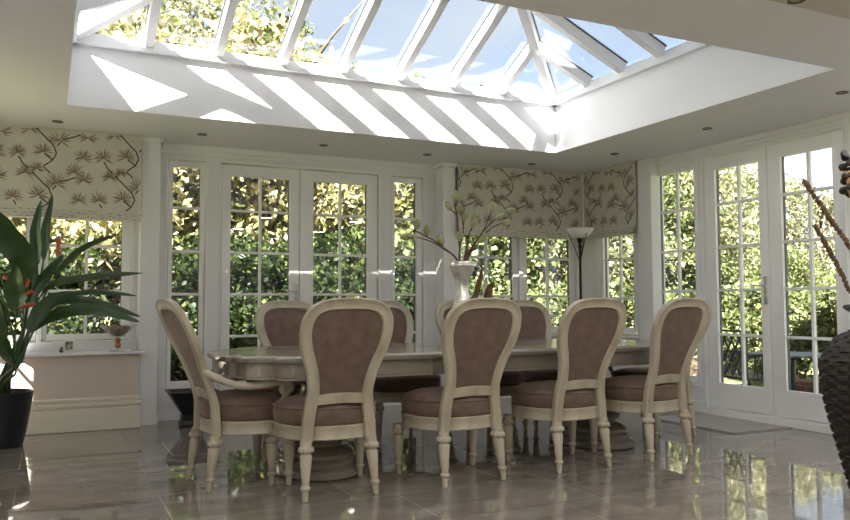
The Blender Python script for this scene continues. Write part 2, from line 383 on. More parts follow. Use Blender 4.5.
def lining(n, axis, op, th=.04, proj=0):
    b = MB(); u0, u1, z0, z1 = op
    b.box(*P(axis, u0-.012, u0+th*0+.004, -.012, .16, z0, z1)); b.box(*P(axis, u1-.004, u1+.012, -.012, .16, z0, z1))
    b.box(*P(axis, u0-.012, u1+.012, -.012, .16, z1-.004, z1+.012))
    if z0 > .01: b.box(*P(axis, u0-.012, u1+.012, -.012, .16, z0-.012, z0+.004))
    return struct(b.build('trim_%d' % n, M['white'], bevel=.003))
HB = [2.055, 1.63, 1.21, .79]
window('b', (1.035, 1.377, .295, 2.515), (1.075, 1.335, .365, 2.46), [], HB)
door('b', (1.545, 2.347, .07, 2.515), (1.635, 2.245, .34, 2.405), [1.94], HB)
door('b', (2.357, 3.225, .07, 2.515), (2.50, 3.11, .34, 2.405), [2.805], HB)
window('b', (3.405, 3.765, .295, 2.515), (3.435, 3.70, .365, 2.465), [], HB)
window('b', (-.045, .70, .785, 2.01), (-.005, .62, .84, 1.97), [.315], [1.655, 1.235])
window('b', (-1.09, -.095, .785, 2.01), (-1.04, -.19, .84, 1.97), [-.62], [1.655, 1.235])
window('b', (4.215, 5.035, .775, 2.01), (4.27, 4.97, .83, 1.97), [4.61], [1.65, 1.195])
window('b', (5.095, 5.865, .775, 2.01), (5.165, 5.80, .83, 1.97), [5.475], [1.65, 1.195])
ml = MB(); ml.box(-.09, -.05, YB-.02, YB+.09, .77, 2.02); ml.box(5.04, 5.09, YB-.02, YB+.09, .76, 2.02); struct(ml.build('trim_7', M['white'], bevel=.004))
HR = [2.085, 1.655, 1.23, .795]
window('r', (6.845, 7.515, .775, 2.01), (6.90, 7.44, .83, 1.97), [7.15], [1.62, 1.165])
window('r', (5.935, 6.565, .295, 2.555), (5.965, 6.49, .36, 2.49), [6.22], HR)
dA = door('r', (5.060, 5.815, .085, 2.555), (5.155, 5.69, .32, 2.435), [5.405], HR)
dB = door('r', (4.285, 5.050, .085, 2.555), (4.39, 4.915, .32, 2.435), [4.635], HR)
window('l', (5.93, 6.71, .75, 2.21), (5.98, 6.66, .80, 2.16), [6.32], [1.9])
window('l', (-2.59, -.06, .07, 2.39), (-2.5, -.15, .16, 2.3), [-1.7, -.9], [])
for i, (ax, op) in enumerate([('b', q) for q in BACK]+[('r', q) for q in RIGHT]+[('l', q) for q in LEFT]): lining(8+i, ax, op)
# thresholds
th = MB(); th.box(1.53, 3.24, YB-.02, YB+.16, 0, .06); th.box(XR-.025, XR+.16, 4.22, 5.86, 0, .075); struct(th.build('trim_20', M['white'], bevel=.006))

def handle(door_o, axis, u, z, dirn):
    """long backplate and lever, a part of its door"""
    b = MB()
    def q(u0, u1, d0, d1, z0, z1): b.box(*P(axis, u0, u1, d0, d1, z0, z1))
    q(u-.018, u+.018, -.002, .016, z-.13, z+.13)
    def pt(uu, d, zz): return (uu, YB+d, zz) if axis == 'b' else (XR+d, uu, zz)
    b.tube([pt(u, .006, z+.045), pt(u, -.045, z+.045)], .009, 10)
    b.tube([pt(u, -.045, z+.045), pt(u+dirn*.03, -.052, z+.05), pt(u+dirn*.07, -.05, z+.046), pt(u+dirn*.115, -.047, z+.052), pt(u+dirn*.125, -.045, z+.062)], [.009, .009, .008, .007, .008], 10)
    b.tube([pt(u, .004, z-.055), pt(u, -.012, z-.055)], .012, 10)
    b.build('door_handle', M['chrome'], door_o, bevel=.001)
handle(dA, 'r', 5.095, 1.22, 1)
handle(bpy.data.objects['door_1'], 'b', 2.315, 1.20, -1)

# ---------------------------------------------------------------- roof lantern
SL = .45; ZR = WZ+.08; XA, XB_, YA, YB_ = WX0+.04, WX1-.06, WY0+.03, WY1-.03
lan = struct(empty('window_roof_lantern', (0, 0, 0)))
rg = MB()
for (x0, x1, y0, y1) in ((WX0-.1, WX1+.1, WY1-.055, WY1+.14), (WX0-.1, WX1+.1, WY0-.14, WY0+.055), (WX0-.14, WX0+.055, WY0, WY1), (WX1-.055, WX1+.14, WY0, WY1)):
    rg.box(x0, x1, y0, y1, WZ, WZ+.045)
for (x0, x1, y0, y1) in ((WX0-.1, WX1+.1, WY1-.03, WY1+.14), (WX0-.1, WX1+.1, WY0-.14, WY0+.03), (WX0-.14, WX0+.03, WY0, WY1), (WX1-.03, WX1+.14, WY0, WY1)):
    rg.box(x0, x1, y0, y1, WZ+.045, WZ+.10)
ring = rg.build('ring_beam', M['lantern'], lan, weld=False)
tm = (YB_-YA)/2
A0 = Vector((XA, YB_, ZR)); A1 = Vector((XB_, YB_, ZR)); A2 = Vector((XB_, YA, ZR)); A3 = Vector((XA, YA, ZR))
R0 = Vector((XA+tm, YA+tm, ZR+SL*tm)); R1 = Vector((XB_-tm, YA+tm, ZR+SL*tm))
def rafter(name, p0, p1, nrm, wd=.07, h=.10):
    """white bar with dark seals on both sides at the glass"""
    b = MB(); b.beam(p0, p1, wd, h, nrm)
    n_ = Vector(nrm).normalized()
    b.mi = 1; b.beam(p0+n_*.052, p1+n_*.052, wd+.024, .012, nrm)
    return b.build(name, [M['lantern'], M['gasket']], lan, bevel=.004)
NB = Vector((0, SL, 1)); NF = Vector((0, -SL, 1)); NR = Vector((SL, 0, 1)); NL = Vector((-SL, 0, 1))
rafter('ridge', R0, R1, (0, 0, 1), .09, .13)
rafter('hip_rafter', A0, R0, (-SL, SL, 2), .085, .11); rafter('hip_rafter', A1, R1, (SL, SL, 2), .085, .11)
rafter('hip_rafter', A2, R1, (SL, -SL, 2), .085, .11); rafter('hip_rafter', A3, R0, (-SL, -SL, 2), .085, .11)
for i in range(7):
    x = .70+.56*i; t = min(tm, x-XA, XB_-x)
    rafter('rafter', Vector((x, YB_, ZR)), Vector((x, YB_-t, ZR+SL*t)), NB)
    rafter('rafter', Vector((x, YA, ZR)), Vector((x, YA+t, ZR+SL*t)), NF)
for i in range(5):
    y = YB_-.62-(.50)*i; t = min(tm, y-YA, YB_-y)
    rafter('rafter', Vector((XB_, y, ZR)), Vector((XB_-t, y, ZR+SL*t)), NR)
    rafter('rafter', Vector((XA, y, ZR)), Vector((XA+t, y, ZR+SL*t)), NL)
for ps, n_ in (((A0, A1, R1, R0), NB), ((A2, A3, R0, R1), NF), ((A1, A2, R1), NR), ((A3, A0, R0), NL)):
    g = MB(); o_ = n_.normalized()*.045; g.add([p+o_ for p in ps], [tuple(range(len(ps)))]); g.build('glass', M['glass'], lan)

# roof covering outside so no light leaks
rc = MB(); rc.box(XL-.6, XR+.6, YF-.6, WY0-.13, ZC+.15, ZC+.3); rc.box(XL-.6, XR+.6, WY1+.15, YB+.35, ZC+.15, ZC+.3)
rc.box(XL-.6, WX0-.13, WY0-.13, WY1+.15, ZC+.15, ZC+.3); rc.box(WX1+.13, XR+.35, WY0-.13, WY1+.15, ZC+.15, ZC+.3)
struct(rc.build('ceiling_roof_covering', M['felt'], weld=False))

# upper storey of the house in front of the lantern (its eaves shade most of the room)
us = MB(); us.box(-3.2, XR+.2, -7.0, 2.72, ZC+.32, 6.49); struct(us.build('wall_upper_storey', M['brick']))
ur_ = MB(); ur_.add([(-3.4, 2.95, 6.49), (XR+.4, 2.95, 6.49), (XR+.4, -7.2, 6.49), (-3.4, -7.2, 6.49), (-3.4, -2.1, 8.3), (XR+.4, -2.1, 8.3)], [(0, 1, 5, 4), (2, 3, 4, 5), (0, 4, 3), (1, 2, 5), (0, 3, 2, 1)])
struct(ur_.build('ceiling_house_roof', M['felt']))

# ---------------------------------------------------------------- ground outside
gd = MB(); gd.box(-60, 80, -40, 90, -.4, -.24); struct(gd.build('ground', M['lawn']))
pt_ = MB(); pt_.box(-3.5, 8.4, YB+T, 10.2, -.22, -.12); pt_.box(XR+T, 8.4, -4, 10.2, -.22, -.12); struct(pt_.build('ground_patio', M['patio'], weld=False))
sb_ = MB(); sb_.box(-9, 13, 10.4, 16, -.24, -.15); struct(sb_.build('ground_border_bed', M['soil']))
bw_ = MB(); bw_.box(8.5, 8.75, 1.0, 7.25, -.24, .13); bw_.mi = 0
tag(bw_.build('garden_wall', M['brick'], bevel=.01), kind='structure')

# ================================================================ ROMAN BLINDS
MOT_T = [(330-230, 30, 40, 200), (385-230, 5, 30, 20), (475-230, 80, 52, -30), (165, 148, 45, 120), (45, 162, 42, 100), (362, 168, 42, 95), (384, 55, 44, -60), (335, 14, 42, 100)]
MOT_B = [[(130, 25), (170, 65), (215, 110), (230, 150), (212, 190), (168, 225)], [(232, 112), (250, 90)], [(212, 190), (170, 158)], [(260, 72), (300, 62), (345, 42)], [(48, 180), (66, 215), (92, 238)], [(168, 230), (200, 262)]]
K_ = .00165
def blind(name, axis, plane, u0, u1, z1, label, seed, flip=1):
    rnd = random.Random(seed); root = empty(name); zt = z1; zb = 1.965
    tag(root, label, 'blind')
    b = MB()
    def Q(u, d, z): return (u, plane+d, z) if axis == 'b' else (plane+d, u, z)
    # cloth with slight horizontal pockets
    zs = [zt-(zt-zb)*i/12 for i in range(13)]; n = 12
    def face(off, rows):
        vs = []; 
        for z, dd in rows:
            for k in range(n+1):
                u = u0+(u1-u0)*k/n; vs.append(Q(u, off+dd, z))
        b.add(vs, [(i*(n+1)+k, i*(n+1)+k+1, (i+1)*(n+1)+k+1, (i+1)*(n+1)+k) for i in range(len(rows)-1) for k in range(n)], True)
    rows = []
    for z in zs: rows.append((z, 0))
    folds = [(1.965, 0), (1.955, -.028), (1.925, -.034), (1.915, -.012), (1.935, -.008), (1.925, -.045), (1.895, -.048), (1.888, -.02), (1.91, -.006), (1.9, -.058), (1.872, -.058), (1.868, 0), (1.87, .016), (zt, .016)]
    face(0, [r for r in rows[:-1]]+folds)
    b.build('cloth', M['clothw'], root, weld=False)
    # printed pattern
    p = MB()
    e = -.0012
    def inside(u, z): return u0+.004 < u < u1-.004 and zb < z < zt-.005
    def clampp(u, z): return (min(max(u, u0+.003), u1-.003), min(max(z, zb), zt-.003))
    cols = range(-2, int((u1-u0)/.69)+3); rws = range(-1, 3)
    for i in cols:
        for j in rws:
            ou = u0 + (i*.69 + j*-.03)*1.0 + seed*.17; oz = zt+.03 - j*.388
            for (tx, ty, r_, ang) in MOT_T:
                cu, cz = ou+tx*K_, oz-ty*K_; rr = r_*K_*1.28
                if not (u0-.03 < cu < u1+.03 and zb-.02 < cz < zt+.02): continue
                p.mi = 0; N = 23
                for k in range(N):
                    a = R(90+rnd.uniform(-8, 8)) + (k/(N-1)-.5)*R(250); L_ = rr*rnd.uniform(.8, 1.15)
                    du, dz = math.cos(a), math.sin(a); wv = .0036
                    A_ = (cu-dz*wv*.4, cz+du*wv*.4); B_ = (cu+dz*wv*.4, cz-du*wv*.4); C_ = (cu+du*L_*.6+dz*wv, cz+dz*L_*.6-du*wv); D_ = (cu+du*L_, cz+dz*L_); E_ = (cu+du*L_*.6-dz*wv, cz+dz*L_*.6+du*wv)
                    if inside(*D_) and inside(cu, cz): p.add([Q(x, e-.0002*(k % 3), z) for x, z in (B_, C_, D_, E_, A_)], [(0, 1, 2, 3, 4)])
            p.mi = 1
            for br in MOT_B:
                pts = [(ou+x*K_, oz-y*K_) for x, y in br]
                # smooth
                sm = []
                for a, c in zip(pts, pts[1:]):
                    for s in range(3): sm.append((a[0]+(c[0]-a[0])*s/3+rnd.uniform(-.002, .002), a[1]+(c[1]-a[1])*s/3+rnd.uniform(-.002, .002)))
                sm.append(pts[-1])
                for a, c in zip(sm, sm[1:]):
                    if inside(*a) and inside(*c):
                        d = Vector((c[0]-a[0], c[1]-a[1])); L_ = d.length or 1; nx, nz = -d.y/L_*.0052, d.x/L_*.0052
                        p.add([Q(a[0]+nx, e-.001, a[1]+nz), Q(a[0]-nx, e-.001, a[1]-nz), Q(c[0]-nx, e-.001, c[1]-nz), Q(c[0]+nx, e-.001, c[1]+nz)], [(0, 1, 2, 3)])
    # squashed print on the folds
    for (za, zc_, dd) in ((1.955, 1.925, -.0345), (1.924, 1.896, -.0495), (1.9, 1.874, -.0595)):
        u = u0+.01
        while u < u1-.03:
            L_ = rnd.uniform(.01, .05); p.mi = rnd.choice((0, 0, 1)); zc2 = rnd.uniform(zc_+.004, za-.004)
            p.add([Q(u, dd-.002, zc2-.003), Q(u+L_, dd-.002, zc2-.002+rnd.uniform(-.002, .002)), Q(u+L_, dd-.002, zc2+.003), Q(u, dd-.002, zc2+.001)], [(0, 1, 2, 3)])
            u += L_+rnd.uniform(.005, .05)
    p.build('printed_branches', [M['tuft'], M['branchp']], root, weld=False, autos=False)
    # seams
    s = MB()
    for z in (2.44, 2.2): s.box(*( (u0, u1, plane-.0015, plane+.002, z-.0015, z+.0015) if axis == 'b' else (plane-.0015, plane+.002, u0, u1, z-.0015, z+.0015)))
    s.build('seam', M['clothw'], root)
    return root
blind('roman_blind', 'b', 7.60, -1.2, .755, ZC-.004, 'cream roman blind with brown pine print over the left window', 1)
blind('roman_blind', 'b', 7.60, 4.095, 5.775, ZC-.004, 'wide cream roman blind with brown pine print, behind the vase beside the corner', 2)
blind('roman_blind', 'r', 5.81, 6.665, 7.585, ZC-.004, 'narrow cream roman blind on the right wall, beside the white corner strip', 3)
cs = MB(); cs.box(5.783, 5.803, 7.575, 7.60, 1.93, ZC-.002); struct(cs.build('trim_21', M['white'], bevel=.003))

# ================================================================ CEILING SPOTLIGHTS
def spotlight(name, x, y, z, label):
    r_ = empty(name, (x, y, z)); tag(r_, label, 'ceiling light', 'recessed ceiling spotlights')
    b = MB(); b.lathe([(.042, 0), (.046, -.003), (.045, -.006), (.034, -.006), (.033, 0)], n=28, caps=False); b.build('bezel', M['bronze'], r_)
    l = MB(); l.lathe([(.033, -.001), (.02, -.003), (.001, -.004)], n=20); l.build('lens', M['spot'], r_)
for i, (x, y, lb) in enumerate([(.04, 7.3, 'recessed spotlight in ceiling above the left blind'), (1.25, 7.3, 'recessed spotlight in ceiling above the left narrow window'), (2.42, 7.3, 'recessed spotlight in ceiling above the centre of the back double doors'), (3.56, 7.3, 'recessed spotlight in ceiling above the narrow window left of the vase'),
        (4.87, 7.3, 'recessed spotlight in ceiling above the wide blind near the corner'), (5.33, 6.43, 'recessed spotlight in ceiling near the short right-hand blind'), (5.32, 5.14, 'recessed spotlight in ceiling above the right wall double doors'),
        (5.33, 3.82, 'recessed spotlight in ceiling at the right edge of the picture'), (3.40, 2.67, 'recessed spotlight in the lower ceiling strip at the top right')]):
    spotlight('ceiling_spotlight', x, y, ZC-.0005 if i < 8 else ZC-.0355, lb)

# ================================================================ DINING CHAIRS
def leg_prof(h=.335):
    return [(.012, 0), (.0165, .004), (.0185, .045), (.020, .058), (.0265, .064), (.0285, .072), (.0265, .080), (.020, .086), (.0215, .095), (.036, .245), (.034, .25), (.028, .256), (.0285, .262), (.040, .270), (.0425, .282), (.040, .294), (.034, .300), (.034, h)]
def wood_leg(x, y, splay, parent, top=.326):
    b = MB(); b.lathe(leg_prof(top), 0, 0, n=32, flute=(.096, .244, .24), nfl=8)
    # carved leaf collar
    for k in range(12):
        t = 2*PI*k/12; b.ell((.039*math.cos(t), .039*math.sin(t), .281), (.0085, .0085, .015), 6, 5)
    b.v = [(vx+x+splay[0]*(top-vz), vy+y+splay[1]*(top-vz), vz) for vx, vy, vz in b.v]
    return b.build('leg', M['chair'], parent)

HALF = [(.60, .169), (.65, .174), (.72, .188), (.78, .208), (.84, .231), (.90, .2455), (.95, .25), (1.0, .2455), (1.04, .2305), (1.07, .205), (1.092, .168), (1.104, .12), (1.109, .06), (1.110, 0)]
RC = [.33]
def yback(z): return -.205-.03*max(0, (z-.36))-RC[0]*max(0, z-.5)**1.2
def backpath():
    pr_ = []
    for z, x in [(.325, .195), (.42, .188), (.50, .177), (.56, .170)]+[(z, x*.975) for z, x in HALF]: pr_.append((x, z))
    full = [(-x, z) for x, z in pr_]+[(x, z) for x, z in reversed(pr_[:-1])]
    return full
def spline(pts, k=4):
    out = []
    n = len(pts)
    for i in range(n-1):
        p0 = pts[max(i-1, 0)]; p1 = pts[i]; p2 = pts[i+1]; p3 = pts[min(i+2, n-1)]
        for s in range(k):
            t = s/k
            out.append(tuple(.5*((2*p1[j])+(-p0[j]+p2[j])*t+(2*p0[j]-5*p1[j]+4*p2[j]-p3[j])*t*t+(-p0[j]+3*p1[j]-3*p2[j]+p3[j])*t**3) for j in range(len(p1))))
    out.append(tuple(pts[-1])); return out

def seat_outline(s=1.0, n=44):
    """D shaped seat: wide rounded front, narrower straight back"""
    pts = []
    for k in range(n):
        t = 2*PI*k/n; c, si = math.cos(t), math.sin(t)
        e = 2/2.35
        x = math.copysign(abs(c)**e, c); y = math.copysign(abs(si)**e, si)
        hw = .298+.062*(y*.5+.1)
        pts.append((x*hw*s, .035+y*.262*s))
    return pts

def make_chair(arms=False):
    root = empty('dining_armchair' if arms else 'dining_chair')
    # seat rail
    ro = MB(); o1 = seat_outline(1.0); o2 = seat_outline(.965)
    def ring(za, sa, zb_, sb__):
        a = seat_outline(sa); b_ = seat_outline(sb__); n = len(a)
        return [(x, y, za) for x, y in a], [(x, y, zb_) for x, y in b_]
    lv = [(.325, .94), (.325, 1.0), (.332, 1.012), (.340, 1.0), (.385, .998), (.392, 1.012), (.402, 1.012), (.406, .99), (.406, .9)]
    vs = []; n = len(o1)
    for z, s in lv: vs += [(x, y, z) for x, y in seat_outline(s)]
    fs = [(i*n+k, i*n+(k+1) % n, (i+1)*n+(k+1) % n, (i+1)*n+k) for i in range(len(lv)-1) for k in range(n)]+[tuple(range(n-1, -1, -1)), tuple((len(lv)-1)*n+k for k in range(n))]
    ro.add(vs, fs, True); ro.build('seat_rail', M['chair'], root)
    # cushion
    cu = MB(); lv = [(.405, .965), (.414, .985), (.435, 1.0), (.468, 1.014), (.496, 1.0), (.515, .965), (.530, .90), (.543, .78), (.553, .58), (.558, .34), (.560, .1)]
    vs = []
    for z, s in lv: vs += [(x, y, z) for x, y in seat_outline(s)]
    cu.add(vs, [(i*n+k, i*n+(k+1) % n, (i+1)*n+(k+1) % n, (i+1)*n+k) for i in range(len(lv)-1) for k in range(n)]+[tuple(range(n-1, -1, -1)), tuple((len(lv)-1)*n+k for k in range(n))], True)
    co = cu.build('seat_cushion', M['velvet'], root)
    st = MB()
    for k, (x, y) in enumerate(seat_outline(1.0, 88)): st.ell((x, y, .413), (.004, .004, .004), 6, 4)
    st.build('stud_trim', M['stud'], co)
    pp = MB(); q = seat_outline(1.005, 60); pp.tube([(x, y, .503) for x, y in q]+[(q[0][0], q[0][1], .503)], .005, 6, False); pp.build('piping', M['velvet'], co)
    # back frame: swept moulding
    path = spline(backpath(), 3)
    prof = [(-.036, -.017), (-.036, .010), (-.030, .019), (-.018, .0125), (.010, .0135), (.022, .020), (.030, .012), (.030, -.020), (.022, -.026), (.010, -.019), (-.016, -.019), (-.029, -.026), (-.034, -.022)]
    bf = MB(); vs = []; N = len(path); np_ = len(prof)
    for i, (x, z) in enumerate(path):
        a = path[max(0, i-1)]; c = path[min(N-1, i+1)]; d = Vector((c[0]-a[0], c[1]-a[1])).normalized(); nx, nz = -d.y, d.x  # outward (left side first)
        dy = (yback(z+.01)-yback(z-.01))/.02
        for (pu, pd) in prof:
            w_ = 1.0 if z > .55 else 1.05
            zz = z+nz*pu*w_; vs.append((x+nx*pu*w_, yback(zz)-pd, zz))
    fs = [(i*np_+k, i*np_+(k+1) % np_, (i+1)*np_+(k+1) % np_, (i+1)*np_+k) for i in range(N-1) for k in range(np_)]+[tuple(range(np_)), tuple((N-1)*np_+k for k in range(np_-1, -1, -1))]
    bf.add(vs, fs, True)
    bo = bf.build('back_frame', M['chair'], root)
    rl = MB()
    for i in range(8):
        xa, xb = -.155+.31*i/8, -.155+.31*(i+1)/8
    def rz(x): return .012*(1-(x/.16)**2)
    vs = []; K = 9
    for i in range(K):
        x = -.152+.304*i/(K-1)
        for (z, dpt) in ((.525+rz(x)*.6, .016), (.583+rz(x), .016), (.583+rz(x), -.018), (.525+rz(x)*.6, -.018)): vs.append((x, yback(z)-dpt, z))
    rl.add(vs, [(i*4+k, i*4+(k+1) % 4, (i+1)*4+(k+1) % 4, (i+1)*4+k) for i in range(K-1) for k in range(4)]+[(0, 1, 2, 3), ((K-1)*4+3, (K-1)*4+2, (K-1)*4+1, (K-1)*4)])
    rl.build('back_rail', M['chair'], root, bevel=.004)
    # upholstered panel (both faces padded)
    bp = MB(); hs = [(z, max(0, x-.026)) for z, x in HALF if z < 1.075]
    hs = [(.588, .143)]+[(z, x) for z, x in hs if z > .60]
    # close the top with an arc
    top = [(1.078, .15), (1.084, .10), (1.087, .05)]
    rows = [(z, x) for z, x in hs if z < 1.06]+[(1.066, .172)]+top
    for side in (-1, 1):
        vs = []; KX = 12
        for i, (z, hx) in enumerate(rows):
            for k in range(KX+1):
                u = -1+2*k/KX; x = hx*u
                dome = (1-abs(u)**2.6)*(1-abs((z-.838)/.252)**3 if abs(z-.838) < .252 else 0)
                dd = (.006 if side < 0 else .012)+(.008 if side < 0 else .034)*max(0, dome)
                vs.append((x, yback(z)+side*dd, z))
        bp.add(vs, [(i*(KX+1)+k, i*(KX+1)+k+1, (i+1)*(KX+1)+k+1, (i+1)*(KX+1)+k) for i in range(len(rows)-1) for k in range(KX)], True)
    bp.build('back_cushion', M['velvet'], root, weld=False)
    # legs
    for sx in (-1, 1):
        wood_leg(sx*.195, -.205, (sx*.055, -.14), root)
        wood_leg(sx*.285, .225, (sx*.0, .0), root)
    if arms:
        for sx in (-1, 1):
            a = MB()
            pts = spline([(sx*.195, -.285, .715), (sx*.24, -.20, .66), (sx*.275, -.09, .622), (sx*.29, .03, .618), (sx*.298, .12, .633), (sx*.30, .19, .636), (sx*.30, .23, .608), (sx*.30, .217, .576), (sx*.30, .182, .570), (sx*.30, .168, .594), (sx*.30, .188, .608)], 4)
            rs = [.020+.006*math.sin(min(1, i/20)*PI*.5) if i < 24 else .022 for i in range(len(pts))]
            a.tube(pts, rs, 12)
            ao = a.build('arm', M['chair'], root)
            s = MB(); s.tube(spline([(sx*.30, .205, .60), (sx*.305, .20, .56), (sx*.306, .165, .51), (sx*.30, .145, .45), (sx*.29, .14, .37)], 4), [.018]*17, 12); s.build('arm_support', M['chair'], root)
    return root

proto = make_chair(False)
RC[0] = .42
protoA = make_chair(True)
RC[0] = .33
def place(o, x, y, rz, label, group, new=True):
    c = copy_tree(o) if new else o
    c.location = (x, y, 0); c.rotation_euler = (0, 0, rz); tag(c, label, 'chair', group); return c
GF = 'side chairs with their backs to the camera'; GR = 'side chairs on the window side of the table'
place(proto, 1.535, 4.52, R(-1), 'cream wood side chair seen from behind, first to the right of the armchair', GF, False)
place(proto, 2.375, 4.49, R(3), 'cream wood side chair seen from behind, directly in front of the silver vase', GF)
place(proto, 3.225, 4.51, R(3), 'cream wood side chair seen from behind, third along the near side of the table', GF)
place(proto, 3.99, 4.54, R(8), 'cream wood side chair seen from behind, the last one before the right double doors', GF)
place(proto, 1.80, 5.98, R(180), 'brown velvet chair facing the camera across the table, nearest the left end', GR)
place(proto, 2.66, 5.98, R(180), 'brown velvet chair facing the camera, across the table left of the vase', GR)
place(proto, 3.46, 5.98, R(182), 'brown velvet chair across the table, mostly hidden behind the vase and the chair before it', GR)
place(proto, 4.14, 5.98, R(180), 'brown velvet chair facing the camera, across the table right of the vase', GR)
place(protoA, 1.10, 4.98, R(-84), 'carved armchair with scrolled arms at the left end of the table', 'armchairs at the table ends', False)
place(protoA, 4.60, 5.12, R(90), 'armchair at the right end of the table, hidden behind the last side chair', 'armchairs at the table ends')

# ================================================================ DINING TABLE
tb = empty('dining_table', (2.72, 5.08, 0)); tag(tb, 'long pale wooden pedestal dining table with shaped corners on the stone floor', 'table')
def table_outline(off=0.0):
    hx, hy = 1.78, .64
    q = [(hx, .0), (hx-.004, .10), (hx-.014, .20), (hx-.03, .27), (hx-.035, .285), (hx-.075, .29), (hx-.08, .31), (hx-.085, .36), (hx-.105, .41), (hx-.15, .455), (hx-.21, .475), (hx-.25, .48), (hx-.262, .50), (hx-.268, .56), (hx-.30, .60), (hx-.36, hy), (hx-.9, hy)]
    full = q+[(-x, y) for x, y in reversed(q)]+[(-x, -y) for x, y in q[1:]]+[(x, -y) for x, y in reversed(q[1:])]
    n = len(full); out = []
    for i, p_ in enumerate(full):
        a = Vector(full[i-1]); c_ = Vector(full[(i+1) % n]); p_ = Vector(p_); e1 = (p_-a).normalized(); e2 = (c_-p_).normalized()
        n1 = Vector((e1.y, -e1.x)); n2 = Vector((e2.y, -e2.x)); nn = (n1+n2); nn = nn.normalized()
        k = min(1.5, 1/max(.4, nn.dot(n1)))
        out.append(tuple(p_-nn*off*k))
    return out
def stack(levels):
    b = MB(); vs = []; n = None
    for z, off in levels:
        o_ = table_outline(off); n = len(o_); vs += [(x, y, z) for x, y in o_]
    b.add(vs, [(i*n+k, i*n+(k+1) % n, (i+1)*n+(k+1) % n, (i+1)*n+k) for i in range(len(levels)-1) for k in range(n)], True)
    b.add(vs, [tuple(range(n-1, -1, -1)), tuple((len(levels)-1)*n+k for k in range(n))]); return b
stack([(.755, .015), (.758, .004), (.768, 0), (.782, .0), (.789, .008), (.794, .022), (.797, .035), (.797, .06)]).build('tabletop', M['table'], tb)
ap = stack([(.655, .035), (.655, .022), (.668, .022), (.672, .032), (.752, .032)]); ap.build('apron', M['table'], tb)
js = MB()
for x in (-.52, .53): js.box(x-.0015, x+.0015, -.6425, -.60, .656, .79)
js.build('leaf_joint', M['table'], tb)
PED = [(1.0, 0), (1.04, .012), (1.04, .05), (1.01, .062), (.93, .068), (.95, .082), (.955, .095), (.92, .11), (.86, .118), (.87, .13), (.87, .142), (.82, .158), (.72, .175), (.63, .183), (.60, .2), (.66, .21), (.70, .23), (.66, .248), (.54, .258), (.50, .272), (.56, .283), (.59, .30), (.56, .315), (.45, .326), (.40, .345), (.44, .36), (.50, .38), (.54, .40), (.55, .43), (.50, .46), (.43, .49), (.38, .52), (.36, .55), (.38, .575), (.46, .585), (.48, .60), (.46, .615), (.58, .63), (.60, .66)]
for px in (-1.08, 1.20):
    b = MB(); b.lathe([(r*.30, z) for r, z in PED], px, 0, n=64, flute=(.385, .47, .06), sx=.92, sy=1.28, nfl=20)
    po = b.build('pedestal', M['table'], tb)
    g = MB()
    for k in range(26):
        t = 2*PI*k/26; g.ell((px+.2*.92*math.cos(t), .2*1.28*math.sin(t), .232), (.013, .013, .016), 6, 5)
    g.build('carved_beading', M['table'], po)

# ================================================================ VASE AND BRANCHES
VX, VY = 2.905, 5.34
vz = empty('silver_vase', (VX, VY, .797)); tag(vz, 'tall waisted mercury silver vase standing on the dining table', 'vase')
vb = MB(); zf = .797
prof = [(.085, 0), (.10, .008), (.108, .05), (.108, .11), (.100, .17), (.088, .23), (.074, .29), (.060, .35), (.050, .40), (.0455, .435), (.047, .455), (.056, .49), (.072, .53), (.088, .565), (.098, .595), (.102, .615), (.102, .63), (.099, .638), (.094, .63), (.088, .59), (.06, .51), (.04, .45), (.035, .43)]
vb.lathe(prof, n=48); vb.build('vase_body', M['silver'], vz)
rb = MB(); rb.lathe([(.100, .595), (.107, .600), (.109, .61), (.107, .62), (.102, .625)], n=40, caps=False); rb.build('rim_band', M['silver'], vz)
BR = [([(2.859, 5.32, 1.429), (2.718, 5.35, 1.56), (2.561, 5.38, 1.649), (2.407, 5.41, 1.708)], [(2.372, 5.35, 1.708), (2.522, 5.35, 1.707), (2.606, 5.35, 1.664), (2.727, 5.35, 1.599)], 'drooping far left with four buds'),
([(2.852, 5.30, 1.426), (2.727, 5.3, 1.526), (2.622, 5.33, 1.586), (2.476, 5.36, 1.622)], [(2.398, 5.3, 1.607), (2.465, 5.3, 1.609)], 'lowest on the left with two buds'),
([(2.903, 5.37, 1.433), (2.912, 5.4, 1.609), (2.911, 5.43, 1.81), (2.895, 5.46, 1.918)], [(2.887, 5.4, 1.949), (2.824, 5.4, 1.874)], 'tallest and upright'),
([(2.875, 5.33, 1.427), (2.88, 5.32, 1.561), (2.915, 5.33, 1.698), (2.916, 5.36, 1.78)], [(2.868, 5.3, 1.841), (2.91, 5.3, 1.788), (2.868, 5.3, 1.623)], 'upright in the middle with three buds'),
([(2.912, 5.32, 1.43), (2.956, 5.35, 1.567), (3.0, 5.38, 1.674), (3.064, 5.41, 1.759)], [(3.05, 5.37, 1.791), (3.02, 5.35, 1.735)], 'leaning slightly right of the middle'),
([(2.947, 5.37, 1.434), (3.038, 5.4, 1.557), (3.146, 5.43, 1.685), (3.231, 5.44, 1.846)], [(3.226, 5.42, 1.887)], 'rising right with a single bud'),
([(2.902, 5.30, 1.428), (3.018, 5.3, 1.604), (3.174, 5.33, 1.756), (3.285, 5.32, 1.837)], [(3.325, 5.3, 1.847), (3.23, 5.3, 1.796)], 'reaching high to the far right'),
([(2.93, 5.32, 1.431), (3.055, 5.35, 1.578), (3.184, 5.38, 1.705), (3.278, 5.36, 1.752)], [(3.317, 5.35, 1.756), (3.092, 5.35, 1.619)], 'lower on the right with a sideways bud')]
rnd = random.Random(5)
